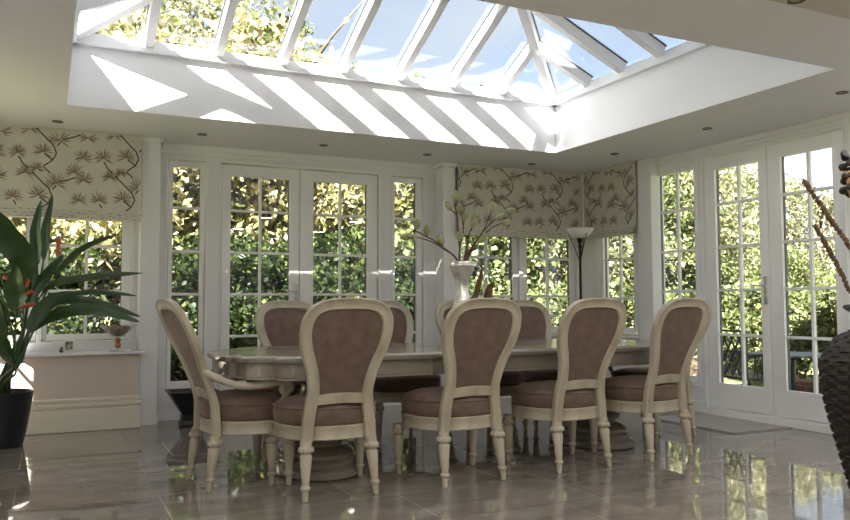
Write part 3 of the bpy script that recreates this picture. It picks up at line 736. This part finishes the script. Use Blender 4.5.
for pts, buds, lb in BR:
    s = MB(); base = Vector((VX+(pts[0][0]-VX)*.25, VY, 1.20)); pp = spline([tuple(base)]+pts, 5)
    pp = [(a+rnd.uniform(-.003, .003), b+rnd.uniform(-.003, .003), c) for a, b, c in pp]
    s.tube(pp, [.008-.004*i/len(pp) for i in range(len(pp))], 7)
    for bd in buds:
        tgt = Vector(bd); near = min(pp, key=lambda q: (Vector(q)-(tgt-Vector((0, 0, .06)))).length)
        s.tube([near, tuple((Vector(near)+tgt)/2+Vector((0, 0, -.006))), bd], .004, 6)
    o = s.build('magnolia_branch', M['twig']); tag(o, 'magnolia branch in the silver vase, '+lb, 'branch', 'magnolia branches in the vase')
    for bd in buds:
        near = min(pp, key=lambda q: (Vector(q)-(Vector(bd)-Vector((0, 0, .06)))).length); d = (Vector(bd)-Vector(near)); d = (d.normalized()+Vector((0, 0, .15))).normalized()
        rot = d.to_track_quat('Z', 'Y').to_matrix(); b = MB()
        zz = [(-.036, .006), (-.031, .018), (-.014, .026), (.005, .027), (.024, .023), (.040, .0145), (.050, .006), (.053, .001)]; vs = []; n = 10
        for z, r_ in zz:
            for k in range(n): vs.append(Vector(bd)+rot @ Vector((r_*math.cos(2*PI*k/n), r_*math.sin(2*PI*k/n), z)))
        b.add(vs, [(i*n+k, i*n+(k+1) % n, (i+1)*n+(k+1) % n, (i+1)*n+k) for i in range(len(zz)-1) for k in range(n)]+[tuple(range(n-1, -1, -1))], True)
        b.build('bud', M['bud'], o)
# dried ornament lying behind the vase
da = empty('dried_flower_arrangement', (3.13, 5.50, .797)); tag(da, 'dried brown flower husks and dark plum leaves beside the silver vase', 'dried flowers')
b = MB()
b.tube([(-.04, 0, .0), (-.06, 0, .14), (-.05, 0, .24), (0, 0, .33), (.03, 0, .42), (.05, 0, .49)], [.014, .022, .026, .024, .018, .006], 8)
b.v = [(x, y, z*1.25) for x, y, z in b.v]; b.build('curved_husk', M['dried'], da)
b = MB(); rot = Matrix.Rotation(R(20), 3, 'Y')
b.ell((.09, -.02, .30), (.035, .03, .085), 10, 8, rot); b.v = [(x, y, z*1.25) for x, y, z in b.v]; b.build('seed_head', M['dried'], da)
b = MB(); b.tube([(0, 0, 0), (.02, 0, .12), (.07, -.01, .22)], .007, 6); b.tube([(.0, 0, .0), (.1, 0, .17), (.26, 0, .22)], .005, 6)
for k in range(9):
    t = k/9; x, z = .0+.30*t, .17+.05*math.sin(k*2.1); b.ell((x, .03*math.cos(k*3), z), (.035, .012, .012), 6, 4, Matrix.Rotation(R(k*50), 3, 'Y'))
b.v = [(x, y, z*1.25) for x, y, z in b.v]; b.build('leaf_spray', M['plum'], da)

# ================================================================ FLOOR LAMP
lp = empty('floor_lamp', (5.32, 7.03, 0)); tag(lp, 'tall bronze uplighter floor lamp with white glass bowl shade in corner', 'floor lamp')
b = MB(); b.lathe([(.15, 0), (.15, .012), (.13, .025), (.03, .04), (.014, .05)], n=32); b.build('base', M['bronze'], lp)
b = MB(); b.lathe([(.013, .04), (.013, 1.72), (.02, 1.73), (.02, 1.76), (.013, 1.77), (.03, 1.80), (.035, 1.83), (.02, 1.84)], n=16); b.build('pole', M['bronze'], lp)
b = MB(); b.lathe([(.025, 1.835), (.06, 1.84), (.10, 1.862), (.13, 1.895), (.148, 1.93), (.153, 1.94), (.146, 1.937), (.122, 1.9), (.095, 1.872), (.055, 1.855), (.01, 1.85)], n=40, caps=False); b.build('shade', M['opal'], lp)
b = MB()
for k in range(3):
    t = 2*PI*k/3+.5; c_, s_ = math.cos(t), math.sin(t)
    b.tube(spline([(c_*.015, s_*.015, 1.60), (c_*.05, s_*.05, 1.70), (c_*.08, s_*.08, 1.78), (c_*.128, s_*.128, 1.882)], 4), .005, 6)
b.build('shade_brackets', M['bronze'], lp)

# ================================================================ POTTED PLANT
pp_ = empty('potted_heliconia', (-.33, 7.02, 0)); tag(pp_, 'large heliconia plant with long dark leaves in a black pot under the left window', 'plant')
b = MB(); b.lathe([(.165, 0), (.175, .005), (.20, .12), (.225, .28), (.240, .40), (.243, .425), (.238, .43), (.225, .425), (.22, .39), (.02, .385)], n=48); b.build('pot', M['black'], pp_)
b = MB(); b.lathe([(.222, .386), (.12, .40), (.01, .405)], n=30); b.build('soil', M['soil'], pp_)
LV = [([(-0.087, 6.9, 1.147), (-0.086, 6.883, 1.448), (-0.105, 6.867, 1.684), (-0.068, 6.85, 1.939)], 0.085, 0.35) ,
([(-0.125, 7.0, 0.908), (-0.044, 7.0, 1.454), (-0.035, 7.0, 1.698), (0.017, 7.0, 2.003)], 0.075, 0.4) ,
([(-0.177, 6.85, 0.835), (-0.127, 6.8, 1.154), (-0.026, 6.75, 1.325), (0.104, 6.7, 1.505)], 0.11, 0.3) ,
([(-0.226, 6.7, 0.805), (-0.218, 6.667, 1.1), (-0.234, 6.633, 1.258), (-0.217, 6.6, 1.4)], 0.16, 0.25) ,
([(-0.187, 6.8, 0.761), (-0.143, 6.7, 1.337), (-0.268, 6.6, 1.595), (-0.412, 6.5, 1.84)], 0.2, 0.3) ,
([(-0.165, 7.0, 0.789), (0.011, 7.033, 1.27), (0.23, 7.067, 1.563), (0.525, 7.1, 1.711)], 0.065, 0.45) ,
([(-0.161, 6.8, 0.798), (-0.024, 6.767, 1.224), (0.296, 6.733, 1.328), (0.69, 6.7, 1.365)], 0.07, 0.35) ,
([(-0.178, 6.95, 0.792), (-0.022, 6.933, 1.107), (0.306, 6.917, 1.212), (0.675, 6.9, 1.18)], 0.055, 0.4) ,
([(-0.169, 6.7, 0.689), (-0.107, 6.667, 0.955), (0.013, 6.633, 1.13), (0.193, 6.6, 1.207)], 0.13, 0.3) ,
([(-0.162, 6.9, 0.755), (0.028, 6.85, 1.115), (0.34, 6.8, 1.122), (0.686, 6.75, 1.007)], 0.085, 0.3) ,
([(-0.184, 6.75, 0.687), (-0.039, 6.7, 0.976), (0.297, 6.65, 1.075), (0.664, 6.6, 0.969)], 0.11, 0.25) ,
([(-0.23, 6.9, 0.679), (-0.32, 6.933, 0.913), (-0.396, 6.967, 1.148), (-0.445, 7.0, 1.383)], 0.13, 0.3) ,
([(-0.219, 6.6, 0.66), (-0.313, 6.567, 0.813), (-0.342, 6.533, 0.998), (-0.331, 6.5, 1.144)], 0.14, 0.3) ,
([(-0.216, 6.9, 0.679), (-0.36, 6.9, 0.953), (-0.542, 6.9, 1.224), (-0.74, 6.9, 1.298)], 0.14, 0.3) ,
([(-0.221, 7.0, 0.751), (-0.346, 7.033, 1.227), (-0.494, 7.067, 1.544), (-0.573, 7.1, 1.822)], 0.12, 0.4) ,
([(-0.205, 6.6, 0.608), (-0.273, 6.567, 0.76), (-0.3, 6.533, 0.865), (-0.274, 6.5, 0.954)], 0.1, 0.2)]
rnd = random.Random(9)
org = Vector((-.33, 7.02, 0))
for pts, wd, s0 in LV:
    base = Vector((-.32+rnd.uniform(-.05, .07), 7.02+rnd.uniform(-.05, .05), .40))
    pl = [Vector(q)-org for q in spline([tuple(base), tuple((base+Vector(pts[0]))/2+Vector((-.01, 0, .02)))]+pts, 7)]
    st = MB(); n = len(pl); i0 = int(n*(.42+s0*.45)) if s0 > .22 else int(n*.45)
    st.tube(pl[:i0+2], [.016-.010*i/(i0+1) for i in range(i0+2)], 8)
    so_ = st.build('stem', M['stem'], pp_)
    lf = MB(); vs = []; K = n-i0; seg = pl[i0:]
    side = Vector((fw.x*0+.9, -.35, .25)).normalized()
    for i, p in enumerate(seg):
        t = i/(K-1); d = (seg[min(i+1, K-1)]-seg[max(i-1, 0)]).normalized()
        nrm = Vector((-.25, -.85, .45)).normalized(); sd = d.cross(nrm).normalized()
        hw = wd*.5*(math.sin(PI*min(1, t**.75))**.75 if 0 < t < 1 else .02)*(1+.04*math.sin(i*1.7))
        nn = sd.cross(d)
        for c_ in (-1, -.5, 0, .5, 1): vs.append(p+sd*hw*c_+nn*(-hw*.35*(1-abs(c_))))
    lf.add(vs, [(i*5+k, i*5+k+1, (i+1)*5+k+1, (i+1)*5+k) for i in range(K-1) for k in range(4)], True)
    lf.build('leaf', M['leaf'], pp_)
for a, c_ in [((-0.076, 6.65, 1.115), (-0.196, 6.6, 1.085)), ((-0.092, 6.65, 1.206), (-0.158, 6.6, 1.19)), ((-0.135, 6.65, 1.313), (-0.153, 6.6, 1.243)), ((0.04, 6.65, 1.516), (0.081, 6.6, 1.491)), ((0.072, 6.65, 1.633), (0.053, 6.6, 1.513)), ((-0.303, 6.65, 1.318), (-0.281, 6.6, 1.302))]:
    a = Vector(a)-org; c_ = Vector(c_)-org; d = (c_-a)
    b = MB(); L_ = d.length+.02
    b.tube([a, a+d*.35+Vector((0, 0, .006)), a+d*.7, c_+d*.1], [.002, .018, .014, .002], 8)
    b.build('flower_bract', M['red'], pp_)

# black tapered planter by the back wall
pb = empty('tapered_planter', (1.21, 7.42, 0)); tag(pb, 'small black flared planter on the floor behind the armchair', 'planter')
b = MB()
for (hw, z), (hw2, z2) in zip([(.105, 0), (.11, .02), (.095, .055), (.09, .11), (.21, .305), (.22, .315), (.22, .325)], [(.11, .02), (.095, .055), (.09, .11), (.21, .305), (.22, .315), (.22, .325), (.2, .325)]):
    vs = [(sx*hw, sy*hw*.8, z) for sx, sy in ((-1, -1), (1, -1), (1, 1), (-1, 1))]+[(sx*hw2, sy*hw2*.8, z2) for sx, sy in ((-1, -1), (1, -1), (1, 1), (-1, 1))]
    b.add(vs, [(k, (k+1) % 4, 4+(k+1) % 4, 4+k) for k in range(4)])
b.add([(sx*.2, sy*.16, .325) for sx, sy in ((-1, -1), (1, -1), (1, 1), (-1, 1))]+[(sx*.18, sy*.145, .285) for sx, sy in ((-1, -1), (1, -1), (1, 1), (-1, 1))], [(k, (k+1) % 4, 4+(k+1) % 4, 4+k) for k in range(4)]+[(4, 5, 6, 7)])
b.add([(sx*.105, sy*.084, 0) for sx, sy in ((-1, -1), (1, -1), (1, 1), (-1, 1))], [(3, 2, 1, 0)])
b.build('planter_body', M['black'], pb, bevel=.006)
b = MB(); b.box(-.18, .18, -.145, .145, .280, .295); b.build('soil', M['soil'], pb)

# ================================================================ SILL OBJECTS
SZ = .69
cb = empty('glass_compote', (.575, 7.56, SZ)); tag(cb, 'clear glass footed bowl of potpourri with amber stem on the window sill', 'bowl')
b = MB(); b.lathe([(.085, .0), (.085, .004), (.02, .010), (.012, .012), (.012, .03)], n=32); b.build('foot', M['bowlglass'], cb)
b = MB(); b.ell((0, 0, .052), (.027, .027, .024), 14, 10); b.ell((0, 0, .096), (.025, .025, .024), 14, 10); b.build('stem', M['amber'], cb)
b = MB(); b.lathe([(.012, .118), (.055, .13), (.085, .16), (.125, .20), (.17, .232), (.172, .235), (.166, .235), (.122, .206), (.082, .167), (.05, .137), (.01, .126)], n=40, caps=False); b.build('bowl', M['bowlglass'], cb)
b = MB(); rnd = random.Random(3); b.lathe([(.01, .135), (.048, .142), (.078, .170), (.112, .205), (.10, .215), (.01, .222)], n=20)
for k in range(40):
    t = rnd.uniform(0, 2*PI); r_ = rnd.uniform(0, .10); b.ell((r_*math.cos(t), r_*math.sin(t), .217+rnd.uniform(-.004, .01)), (.016, .012, .009), 6, 4, Matrix.Rotation(rnd.uniform(0, 3), 3, 'Z'))
b.build('potpourri', M['potp'], cb)
fr_ = empty('photo_frame', (.175, 7.56, SZ), R(-12)); tag(fr_, 'small clear framed photograph standing on the window sill', 'photo frame')
b = MB(); b.box(-.048, .048, -.006, .006, 0, .112); o = b.build('frame', M['opal'], fr_, bevel=.002)
b = MB(); b.box(-.030, .030, -.0075, -.006, .024, .096); b.build('photograph', M['photo'], fr_)
b = MB(); b.box(-.008, .008, .006, .05, 0, .004); b.beam((0, .006, .07), (0, .05, .002), .012, .003); b.build('strut', M['bronze'], fr_)
b = MB(); b.lathe([(.015, 0), (.02, .006), (.021, .022), (.012, .036), (.014, .043), (.008, .05)], 0, 0, n=16); o = b.build('small_ornament', M['dried']); o.location = (.118, 7.60, SZ); tag(o, 'tiny dark brown ornament beside the framed photograph', 'ornament')
b = MB(); b.prism([(-.04, -.028), (.04, -.028), (.045, .028), (-.045, .028)], 0, .009); o = b.build('coaster', M['stone'], bevel=.002); o.location = (.735, 7.56, SZ); tag(o, 'small flat stone coaster at the end of the window sill', 'coaster')

# ================================================================ WICKER URN + DRIED STICKS
UX, UY = 4.04, 2.68
ur = empty('wicker_urn', (UX, UY, 0)); tag(ur, 'large dark woven wicker floor urn at the right edge of the picture', 'urn')
UP = [(.17, 0), (.18, .01), (.185, .05), (.21, .16), (.25, .32), (.29, .48), (.318, .62), (.325, .72), (.315, .80), (.285, .87), (.23, .925), (.165, .955), (.14, .975), (.135, 1.02)]
def urn_r(z):
    for (r0, z0), (r1, z1) in zip(UP, UP[1:]):
        if z0 <= z <= z1: return r0+(r1-r0)*(z-z0)/(z1-z0)
    return UP[-1][0]
b = MB(); n = 140; zr = [i*.0125 for i in range(int(1.0/.0125)+1)]; vs = []
for i, z in enumerate(zr):
    r0 = urn_r(z)
    for k in range(n):
        ph = (k//5+((i//2) % 2)) % 2; ed = math.sin(PI*((k % 5)+.5)/5)
        vv = math.sin(PI*((i % 2)+.5)/2)
        vs.append(((r0+(.014*ed if ph else -.002))*math.cos(2*PI*k/n), (r0+(.014*ed if ph else -.002))*math.sin(2*PI*k/n), z+(.002 if i % 2 else -.002)))
b.add(vs, [(i*n+k, i*n+(k+1) % n, (i+1)*n+(k+1) % n, (i+1)*n+k) for i in range(len(zr)-1) for k in range(n)]+[tuple(range(n-1, -1, -1))])
b.build('woven_body', M['wicker'], ur, weld=False, autos=False)
b = MB(); b.lathe([(.135, .99), (.15, 1.035), (.19, 1.06), (.21, 1.075), (.205, 1.09), (.17, 1.095), (.135, 1.08), (.12, 1.0)], n=48, caps=False); b.build('rim', M['iron'], ur)
STK = [([(4.04, 2.68, .98), (3.998, 2.75, 1.241), (3.901, 2.78, 1.403), (3.826, 2.81, 1.517), (3.752, 2.84, 1.637), (3.657, 2.86, 1.759)], .013, 'long knobbly dried seed stick, the taller of the two leaning left from the urn'),
       ([(3.96, 2.68, .98), (3.89, 2.76, 1.13), (3.825, 2.80, 1.295), (3.776, 2.83, 1.414), (3.733, 2.86, 1.523)], .012, 'shorter knobbly dried seed stick leaning left from the urn')]
rnd = random.Random(4)
for pts, r_, lb in STK:
    b = MB(); sp = spline(pts, 6); b.tube(sp, r_*.6, 7)
    sp2 = spline(pts, 22)
    for q in sp2[len(sp2)//4:]:
        for k in range(4):
            d = Vector((rnd.uniform(-1, 1), rnd.uniform(-1, 1), rnd.uniform(-1, 1))).normalized()*r_*.85
            b.ell(Vector(q)+d, (r_*.5, r_*.4, r_*.55), 5, 4)
    tag(b.build('dried_seed_stick', M['driedstick'], weld=False), lb, 'dried stick', 'dried seed sticks in the urn')
b = MB(); b.tube(spline([(3.97, 2.70, .95), (3.99, 2.74, 1.2), (4.0, 2.80, 1.5), (3.985, 2.82, 1.74)], 5), .006, 6)
sp = spline([(3.97, 2.76, 1.38), (3.985, 2.79, 1.55), (3.975, 2.81, 1.70), (3.955, 2.82, 1.79)], 14)
for i, q in enumerate(sp):
    for k in range(10):
        t = rnd.uniform(0, 2*PI); d = Vector((math.cos(t)*.032, math.sin(t)*.032, .05))*(1-.5*i/len(sp)); b.tube([q, Vector(q)+d*.6, Vector(q)+d+Vector((0, 0, .015))], [.003, .003, .001], 4)
tag(b.build('pampas_plume', M['pampas'], weld=False), 'tan feathery pampas plume standing in the wicker urn', 'dried grass')
b = MB(); pts = []
for i in range(60):
    t = i/59; a = t*PI*7; r_ = .034*(1-.25*t)+.004*math.sin(i); pts.append((3.985+r_*math.cos(a), 2.83+r_*math.sin(a), 1.70+.23*t))
b.tube([(3.98, 2.71, .95), (4.01, 2.78, 1.3)]+pts, [.007, .008]+[.017+.006*math.sin(i*1.3) for i in range(60)], 8)
tag(b.build('twisted_seed_pod', M['wicker']), 'black twisted dried seed pod at the top of the urn arrangement', 'dried pod')

# ================================================================ RUG, FOOTSTOOL
b = MB(); b.box(5.22, 5.93, 4.83, 5.92, 0.0005, .008); b.mi = 1
b.box(5.22, 5.93, 4.83, 4.845, .008, .0095); b.box(5.22, 5.235, 4.845, 5.92, .008, .0095); b.box(5.235, 5.93, 5.905, 5.92, .008, .0095)
tag(b.build('door_mat', [M['rugc'], M['rugb']], bevel=.001), 'flat grey door mat with dark edge on the floor by the right doors', 'mat')
fs_ = empty('footstool', (-.60, 5.02, 0), R(15)); tag(fs_, 'pale limed wooden footstool cut off at the lower left edge', 'footstool')
b = MB()
b.box(-.28, .30, -.24, .24, .16, .20); b.build('seat', M['footwood'], fs_, bevel=.01)
for sx, sy in ((1, 1), (1, -1), (-1, 1), (-1, -1)):
    b = MB(); b.tube(spline([(sx*.27, sy*.2, .165), (sx*.30, sy*.21, .11), (sx*.31, sy*.22, .05), (sx*.34, sy*.23, .012)], 4), [.035-.0017*i for i in range(13)], 8); b.build('leg', M['footwood'], fs_)

# ================================================================ OUTDOOR FURNITURE
GZ = -.12
bn = empty('cast_iron_chair', (7.05, 6.28, GZ), R(-100)); tag(bn, 'black cast iron garden chair with lattice back outside the right doors', 'garden chair')
b = MB()
def lat(b, x0, x1, z0, z1, y, step=.12):
    n = int((x1-x0)/step); 
    for i in range(-8, n+9):
        for sgn in (1, -1):
            # clipped diagonals
            pts = []
            xs = x0+i*step; h = z1-z0; wdt = h/1.6
            a = (xs, z0); c_ = (xs+sgn*wdt, z1)
            # clip to x0..x1
            ta, tb_ = 0, 1; dx = c_[0]-a[0]
            lo, hi = (x0-a[0])/dx, (x1-a[0])/dx
            if lo > hi: lo, hi = hi, lo
            ta, tb_ = max(0, lo), min(1, hi)
            if tb_-ta > .05: b.tube([(a[0]+dx*ta, y, z0+h*ta), (a[0]+dx*tb_, y, z0+h*tb_)], .011, 6)
lat(b, -.30, .30, .44, .88, -.27)
b.tube([(-.30, -.27, .40), (-.30, -.27, .92), (.30, -.27, .92), (.30, -.27, .40)], .017, 8); b.build('backrest', M['iron'], bn)
b = MB(); b.box(-.31, .31, -.27, .25, .40, .425)
b.build('seat', M['iron'], bn, bevel=.005)
for sx in (-1, 1):
    b = MB(); b.tube(spline([(sx*.31, -.27, .66), (sx*.33, -.05, .67), (sx*.33, .18, .66), (sx*.33, .25, .60), (sx*.32, .20, .50), (sx*.31, .22, .42)], 4), .015, 8)
    for k in range(4): b.tube([(sx*.31, -.2+.1*k, .42), (sx*.33, -.14+.1*k, .66)], .009, 6); b.tube([(sx*.31, -.14+.1*k, .42), (sx*.33, -.2+.1*k, .66)], .009, 6)
    b.build('armrest', M['iron'], bn)
    for sy in (-1, 1):
        b = MB(); b.tube(spline([(sx*.28, sy*.22-.01, .41), (sx*.31, sy*.25, .25), (sx*.28, sy*.24, .12), (sx*.32, sy*.28, 0.012)], 4), .018, 8); b.build('leg', M['iron'], bn)
ot = empty('garden_table', (8.0, 6.50, GZ)); tag(ot, 'round grey slatted garden table on the patio outside the right doors', 'garden table')
b = MB(); rr = .46
for i in range(11):
    y0 = -rr+i*2*rr/11; ym = y0+rr/11; hx = math.sqrt(max(.01, rr*rr-ym*ym)); b.box(-hx, hx, y0+.005, y0+2*rr/11-.005, .60, .622)
b.box(-.03, .03, -rr*.9, rr*.9, .58, .60); b.build('slatted_top', M['slate'], ot, bevel=.003)
b = MB(); b.lathe([(.05, .02), (.04, .3), (.045, .55), (.12, .585)], n=20); b.build('pedestal', M['iron'], ot)
for k in range(4):
    t = PI/4+k*PI/2; b = MB(); b.tube([(0, 0, .06), (math.cos(t)*.2, math.sin(t)*.2, .04), (math.cos(t)*.3, math.sin(t)*.3, .018)], [.025, .02, .018], 8); b.build('foot', M['iron'], ot)

# ================================================================ TREES AND HEDGES
def leaves_mesh(name, mt, n, blobs, size, seed, hole=0.0, droop=.3):
    rnd = random.Random(seed); b = MB(); tot = sum(x[3] for x in blobs)
    for (c_, r_, clump, wgt) in blobs:
        k = int(n*wgt/tot)
        centers = []
        for _ in range(clump):
            while True:
                v = Vector((rnd.uniform(-1, 1), rnd.uniform(-1, 1), rnd.uniform(-1, 1)))
                if .25 < v.length < 1: break
            v = v.normalized()*(v.length**.5); centers.append(Vector((v.x*r_[0], v.y*r_[1], v.z*r_[2]))+Vector(c_))
        for i in range(k):
            cc = centers[i % clump]; sg = .17*min(r_)+.10
            p = cc+Vector((rnd.gauss(0, sg), rnd.gauss(0, sg), rnd.gauss(0, sg*.6)))
            if p.z < .02: p.z = rnd.uniform(.02, .3)
            s = size*rnd.uniform(.6, 1.3)
            nrm = Vector((rnd.gauss(0, .6), rnd.gauss(-.2, .6), rnd.gauss(.55, .5))).normalized()
            a = nrm.cross(Vector((rnd.uniform(-1, 1), rnd.uniform(-1, 1), rnd.uniform(-1, .3)))).normalized(); d = nrm.cross(a)
            wv = s*.32
            b.add([p-a*s*.5, p-a*s*.1+d*wv-nrm*s*.06, p+a*s*.5-nrm*s*.12, p-a*s*.1-d*wv-nrm*s*.06], [(0, 1, 2, 3)])
    return b.mesh(name, mt)
def trunk_mesh(h, r_, seed, lean=.2, branches=7):
    rnd = random.Random(seed); b = MB(); pts = []; x = y = 0
    for i in range(7):
        pts.append((x, y, h*i/6)); x += rnd.uniform(-lean, lean)*.3; y += rnd.uniform(-lean, lean)*.3
    b.tube(pts, [r_*(1-.11*i) for i in range(7)], 9)
    for k in range(branches):
        i = rnd.randint(2, 5); p = Vector(pts[i]); t = rnd.uniform(0, 2*PI); L_ = h*rnd.uniform(.25, .42)
        b.tube([p, p+Vector((math.cos(t)*L_*.4, math.sin(t)*L_*.4, L_*.35)), p+Vector((math.cos(t)*L_*.8, math.sin(t)*L_*.8, L_*.6))], [r_*.45, r_*.28, r_*.1], 6)
    return b.mesh('trunk', M['bark'])
KIND = {
 'golden': (leaves_mesh('foliage', LM_GOLD, 24000, [((0, 0, 3.9), (1.9, 1.6, 2.0), 46, 1.0), ((0, -.6, 2.2), (1.7, 1.1, 1.0), 24, .35)], .135, 1), trunk_mesh(5.2, .14, 1)),
 'green': (leaves_mesh('foliage', LM_GREEN, 22000, [((0, 0, 2.3), (1.7, 1.4, 2.2), 60, 1.0)], .12, 2), trunk_mesh(4.2, .13, 2)),
 'dark': (leaves_mesh('foliage', LM_DARK, 13000, [((0, 0, 1.6), (1.6, .9, 1.75), 50, 1.0)], .13, 3), trunk_mesh(2.8, .08, 3)),
 'pale': (leaves_mesh('foliage', LM_PALE, 20000, [((0, 0, 2.6), (1.7, 1.5, 2.1), 54, 1.0)], .11, 4), trunk_mesh(4.2, .12, 4)),
 'tall': (leaves_mesh('foliage', LM_PALE, 17000, [((0, 0, 5.6), (2.3, 2.0, 2.8), 70, 1.0)], .10, 6), trunk_mesh(7.0, .16, 6, .2, 5)),
 'conifer': (leaves_mesh('foliage', LM_GREEN, 4200, [((0, 0, 3.6), (.9, .9, 2.6), 30, 1.0), ((0, 0, 6.6), (.22, .22, 1.0), 14, .16)], .13, 7), trunk_mesh(7.4, .1, 7, .06, 10)),
 'shrub': (leaves_mesh('foliage', LM_GREEN, 5200, [((0, 0, .85), (.85, .8, .8), 28, 1.0)], .11, 8), trunk_mesh(1.1, .04, 8)),
}
def tree(kind, x, y, s, rz, label, group, name):
    r_ = empty(name, (x, y, -.2), rz); r_.scale = (s, s, s); tag(r_, label, 'shrub' if kind in ('dark', 'shrub') else 'tree', group)
    for nm, me in zip(('foliage', 'trunk'), KIND[kind]):
        o = bpy.data.objects.new(nm, me); C.objects.link(o); o.parent = r_
GB = 'trees behind the back doors'; GD = 'dark shrubs low behind the back doors'; GRT = 'trees beyond the right doors'
TR = [
 ('golden', -1.6, 13.2, 1.0, 0, 'golden-leaved tree seen through the far left pane of the left window', GB),
 ('golden', .55, 12.8, 1.0, 1.1, 'golden-leaved tree outside the left window, behind the heliconia', GB),
 ('golden', 2.2, 13.0, 1.02, 2.3, 'golden-leaved tree seen through the narrow window left of the double doors', GB),
 ('tall', 1.7, 15.8, 1.0, .4, 'tall golden tree showing through the roof glass at the upper left', GB),
 ('tall', -1.2, 15.5, .9, 2.0, 'tall tree behind the top left corner of the roof lantern', GB),
 ('golden', 4.3, 13.2, .92, 3.9, 'yellow-green tree seen through the left back door', GB),
 ('conifer', 4.6, 15.4, .95, .3, 'slim feathery conifer showing faintly through the second roof pane', GB),
 ('green', 6.0, 13.0, 1.15, .8, 'green tree seen through the right back door', GB),
 ('green', 7.6, 13.4, 1.15, 2.6, 'bright green tree seen through the narrow window beside the vase', GB),
 ('pale', 9.6, 13.2, 1.1, 1.2, 'pale green tree outside the corner windows behind the vase', GB),
 ('green', 11.4, 13.5, 1.0, 4.4, 'green tree outside the corner window behind the floor lamp', GB),
 ('pale', 11.6, 14.9, 1.1, .5, 'pale leafy tree seen through the short right-hand corner window', GRT),
 ('pale', 13.3, 14.3, 1.12, 3.0, 'pale olive tree filling the tall window left of the right doors', GRT),
 ('pale', 19.0, 19.2, 1.32, 1.9, 'distant olive tree outside the left leaf of the right doors', GRT),
 ('pale', 20.6, 17.6, 1.12, .6, 'distant tree stepping down behind the meeting stile of the right doors', GRT),
 ('pale', 21.3, 16.2, .98, 2.2, 'distant lower tree outside the right leaf of the right doors', GRT),
 ('green', 13.4, 10.9, .52, .9, 'small bright bushy tree behind the brick garden wall', GRT),
 ('green', 13.9, 13.0, .62, 3.3, 'small rounded tree behind the cast iron garden chair', GRT),
 ('pale', 21.5, 14.2, 1.0, 4.0, 'distant tree behind the wicker urn outside', GRT),
 ('golden', -4.0, 13.0, 1.0, 5.0, 'golden tree beyond the left edge of the left window', GB),
]
for k, x, y, s, rz, lb, g in TR: tree(k, x, y, s, rz, lb, g, {'conifer': 'conifer_tree'}.get(k, 'garden_tree'))
SHR = [('dark', -.25, 11.6, .64, 'dark ivy shrub low behind the mullion of the left window'), ('dark', 1.5, 11.5, .66, 'dark shrub low behind the pier left of the narrow window'), ('dark', 3.1, 11.5, .66, 'dark shrub low behind the meeting stiles of the back doors'), ('dark', 4.7, 11.5, .66, 'dark shrub low behind the right back door frame'), ('dark', -1.2, 11.3, 0.65, 'dark ivy shrub low outside the far left window pane'), ('dark', .7, 11.4, 0.65, 'dark ivy shrub low outside the left window'), ('dark', 2.3, 11.2, 0.68, 'dark shrub seen low through the narrow left window'),
       ('dark', 3.9, 11.3, 0.69, 'dark shrub seen low through the left back door'), ('dark', 5.5, 11.3, 0.65, 'dark shrub seen low through the right back door'), ('shrub', 6.9, 11.4, 1.1, 'light green shrub seen low through the narrow window by the vase'),
       ('shrub', 8.2, 11.5, 1.0, 'light green shrub low behind the left corner window'), ('shrub', 9.6, 11.2, 1.0, 'light green shrub low behind the corner window near the lamp'), ('shrub', 10.9, 9.6, .95, 'light green shrub low outside the short right-hand window'),
       ('shrub', 11.4, 7.9, 1.0, 'sunlit shrub behind the grey garden table'), ('shrub', 11.9, 10.2, .9, 'sunlit shrub behind the cast iron garden chair')]
for i, (k, x, y, s, lb) in enumerate(SHR): tree(k, x, y, s, i*1.3, lb, 'shrubs in the garden border', 'garden_shrub')

# ================================================================ FILL LAMPS (added unseen behind the viewpoint to brighten the room)
KL = [(x, y) for x in (-.2, 1.6, 3.4, 5.1) for y in (-1.9, .1, 2.3)]
for i, (x, y) in enumerate(KL):
    r_ = empty('fill_lamp', (x, y, ZC-.0355)); tag(r_, 'large round fill lamp added in the lowered ceiling behind the viewpoint', 'ceiling light', 'added fill lamps behind the viewpoint')
    b = MB(); b.lathe([(.13, 0), (.14, -.004), (.135, -.01), (.12, -.01)], n=28, caps=False); b.build('bezel', M['chrome'], r_)
    ld = bpy.data.lights.new('fill_light', 'AREA'); ld.shape = 'DISK'; ld.size = .24; ld.energy = {-1.9: 1.5, .1: 2.0, 2.3: 4.6}[y]; ld.color = (1, .98, .96)
    lo = bpy.data.objects.new('fill_light', ld); C.objects.link(lo); lo.parent = r_; lo.location = (0, 0, -.012)
